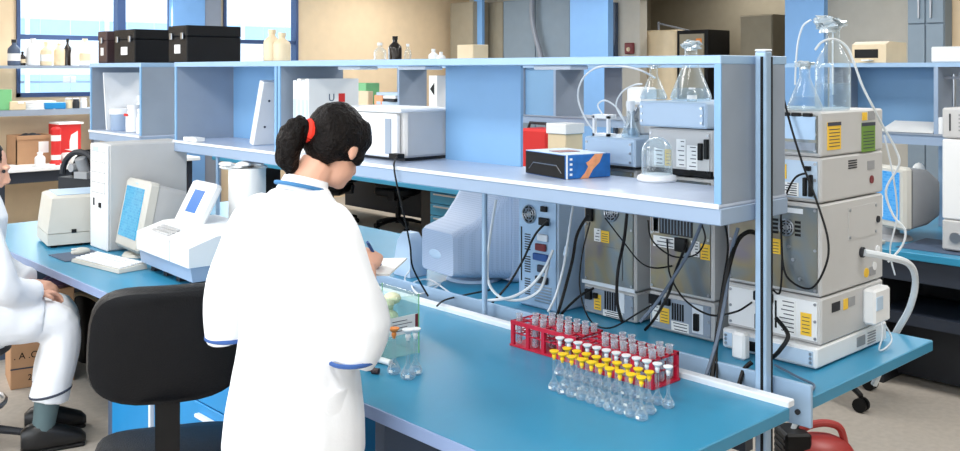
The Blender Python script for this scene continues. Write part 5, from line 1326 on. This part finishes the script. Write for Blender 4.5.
for s in (-1, 1):
    b.tube([(.09, s*.15, 1.08), (.10, s*.22, 1.02), (.16, s*.25, .86), (.19, s*.245, .775), (.26, s*.19, .735), (.32, s*.14, .72)], [.075, .08, .075, .075, .068, .06], 16, 0, 4)
    b.tube([(.02, s*.11, .60), (.22, s*.12, .605), (.36, s*.125, .60)], [.12, .11, .095], 16, 0, 3)
mesh_obj('lab_coat', remeshed(b, .01, 4), 'coat', t, .008, 8)
b = MB()
for s in (-1, 1):
    kx, ax_ = (.43, .40) if s < 0 else (.45, .43)
    b.tube([(.1, s*.11, .59), (.28, s*.12, .59), (kx-.02, s*.12, .565), (kx, s*.12, .45), (kx-.03, s*.12, .32), (ax_-.02, s*.12, .225)], [.10, .095, .09, .085, .082, .085], 16, 0, 4)
tro = mesh_obj('trousers', remeshed(b, .01, 3), 'coat', t, .005, 9)
for s in (-1, 1):
    kx, ax_ = (.43, .40) if s < 0 else (.45, .43)
    ringband('hem_stripe', (ax_-.012, s*.12, .262), (.086, 0, .015), (0, .086, 0), 24, .006, 'print', t)
    g = MB(); g.tube([(ax_-.02, s*.12, .27), (ax_-.035, s*.12, .15), (ax_-.05, s*.12, .07)], [.06, .05, .047], 14, 0, 3); obj('sock', g, 'sock', t)
    g = MB(); g.loft([ell((ax_-.05+x, s*.12, c_), (0, w_, 0), (0, 0, h_), 18, 2.4) for x, c_, w_, h_ in ((-.085, .055, .03, .045), (-.06, .062, .046, .06), (-.01, .068, .054, .068), (.05, .06, .05, .058), (.11, .048, .05, .045), (.165, .038, .042, .032), (.185, .03, .02, .018))]); sh = obj('shoe', g, 'shoe', t)
    g = MB(); g.loft([ell((ax_-.05+x, s*.12, 0), (0, w_, 0), (0, 0, .0), 18) for x, w_ in ((-.09, .01), (.0, .01))]) if False else g.box(ax_-.135, ax_+.13, s*.12-.045, s*.12+.045, 0, .016, b=.007); obj('sole', g, 'black', sh)
# his stool
t = thing('swivel_stool', 'dark swivel stool under the seated person at the left edge', 'stool', (-.43, 3.33, 0), .3)
pad = MB(); pad.lathe([(.05, .44), (.2, .442), (.225, .46), (.225, .485), (.2, .5), (.01, .503)], n=28); obj('seat', pad, 'dark', t)
star_base(t, .44, .30, 'dark', .5); g = MB(); g.tube([(.2*math.cos(k*math.pi/12), .2*math.sin(k*math.pi/12), .22) for k in range(25)], .011, 8)
for k in range(3): g.cyl((0, 0, .22), (.2*math.cos(k*2.1), .2*math.sin(k*2.1), .22), .008)
obj('foot_ring', g, 'steel', t)

for o in list(C.objects):
    if o.parent is None and o.get('category') and o.type in ('EMPTY', 'MESH'):
        for zz in (.76, ZF, ZT, 1.31, 1.335, 1.765, 1.585, 1.605):
            if abs(o.location.z-zz) < 2e-4: o.location.z = zz+.0012
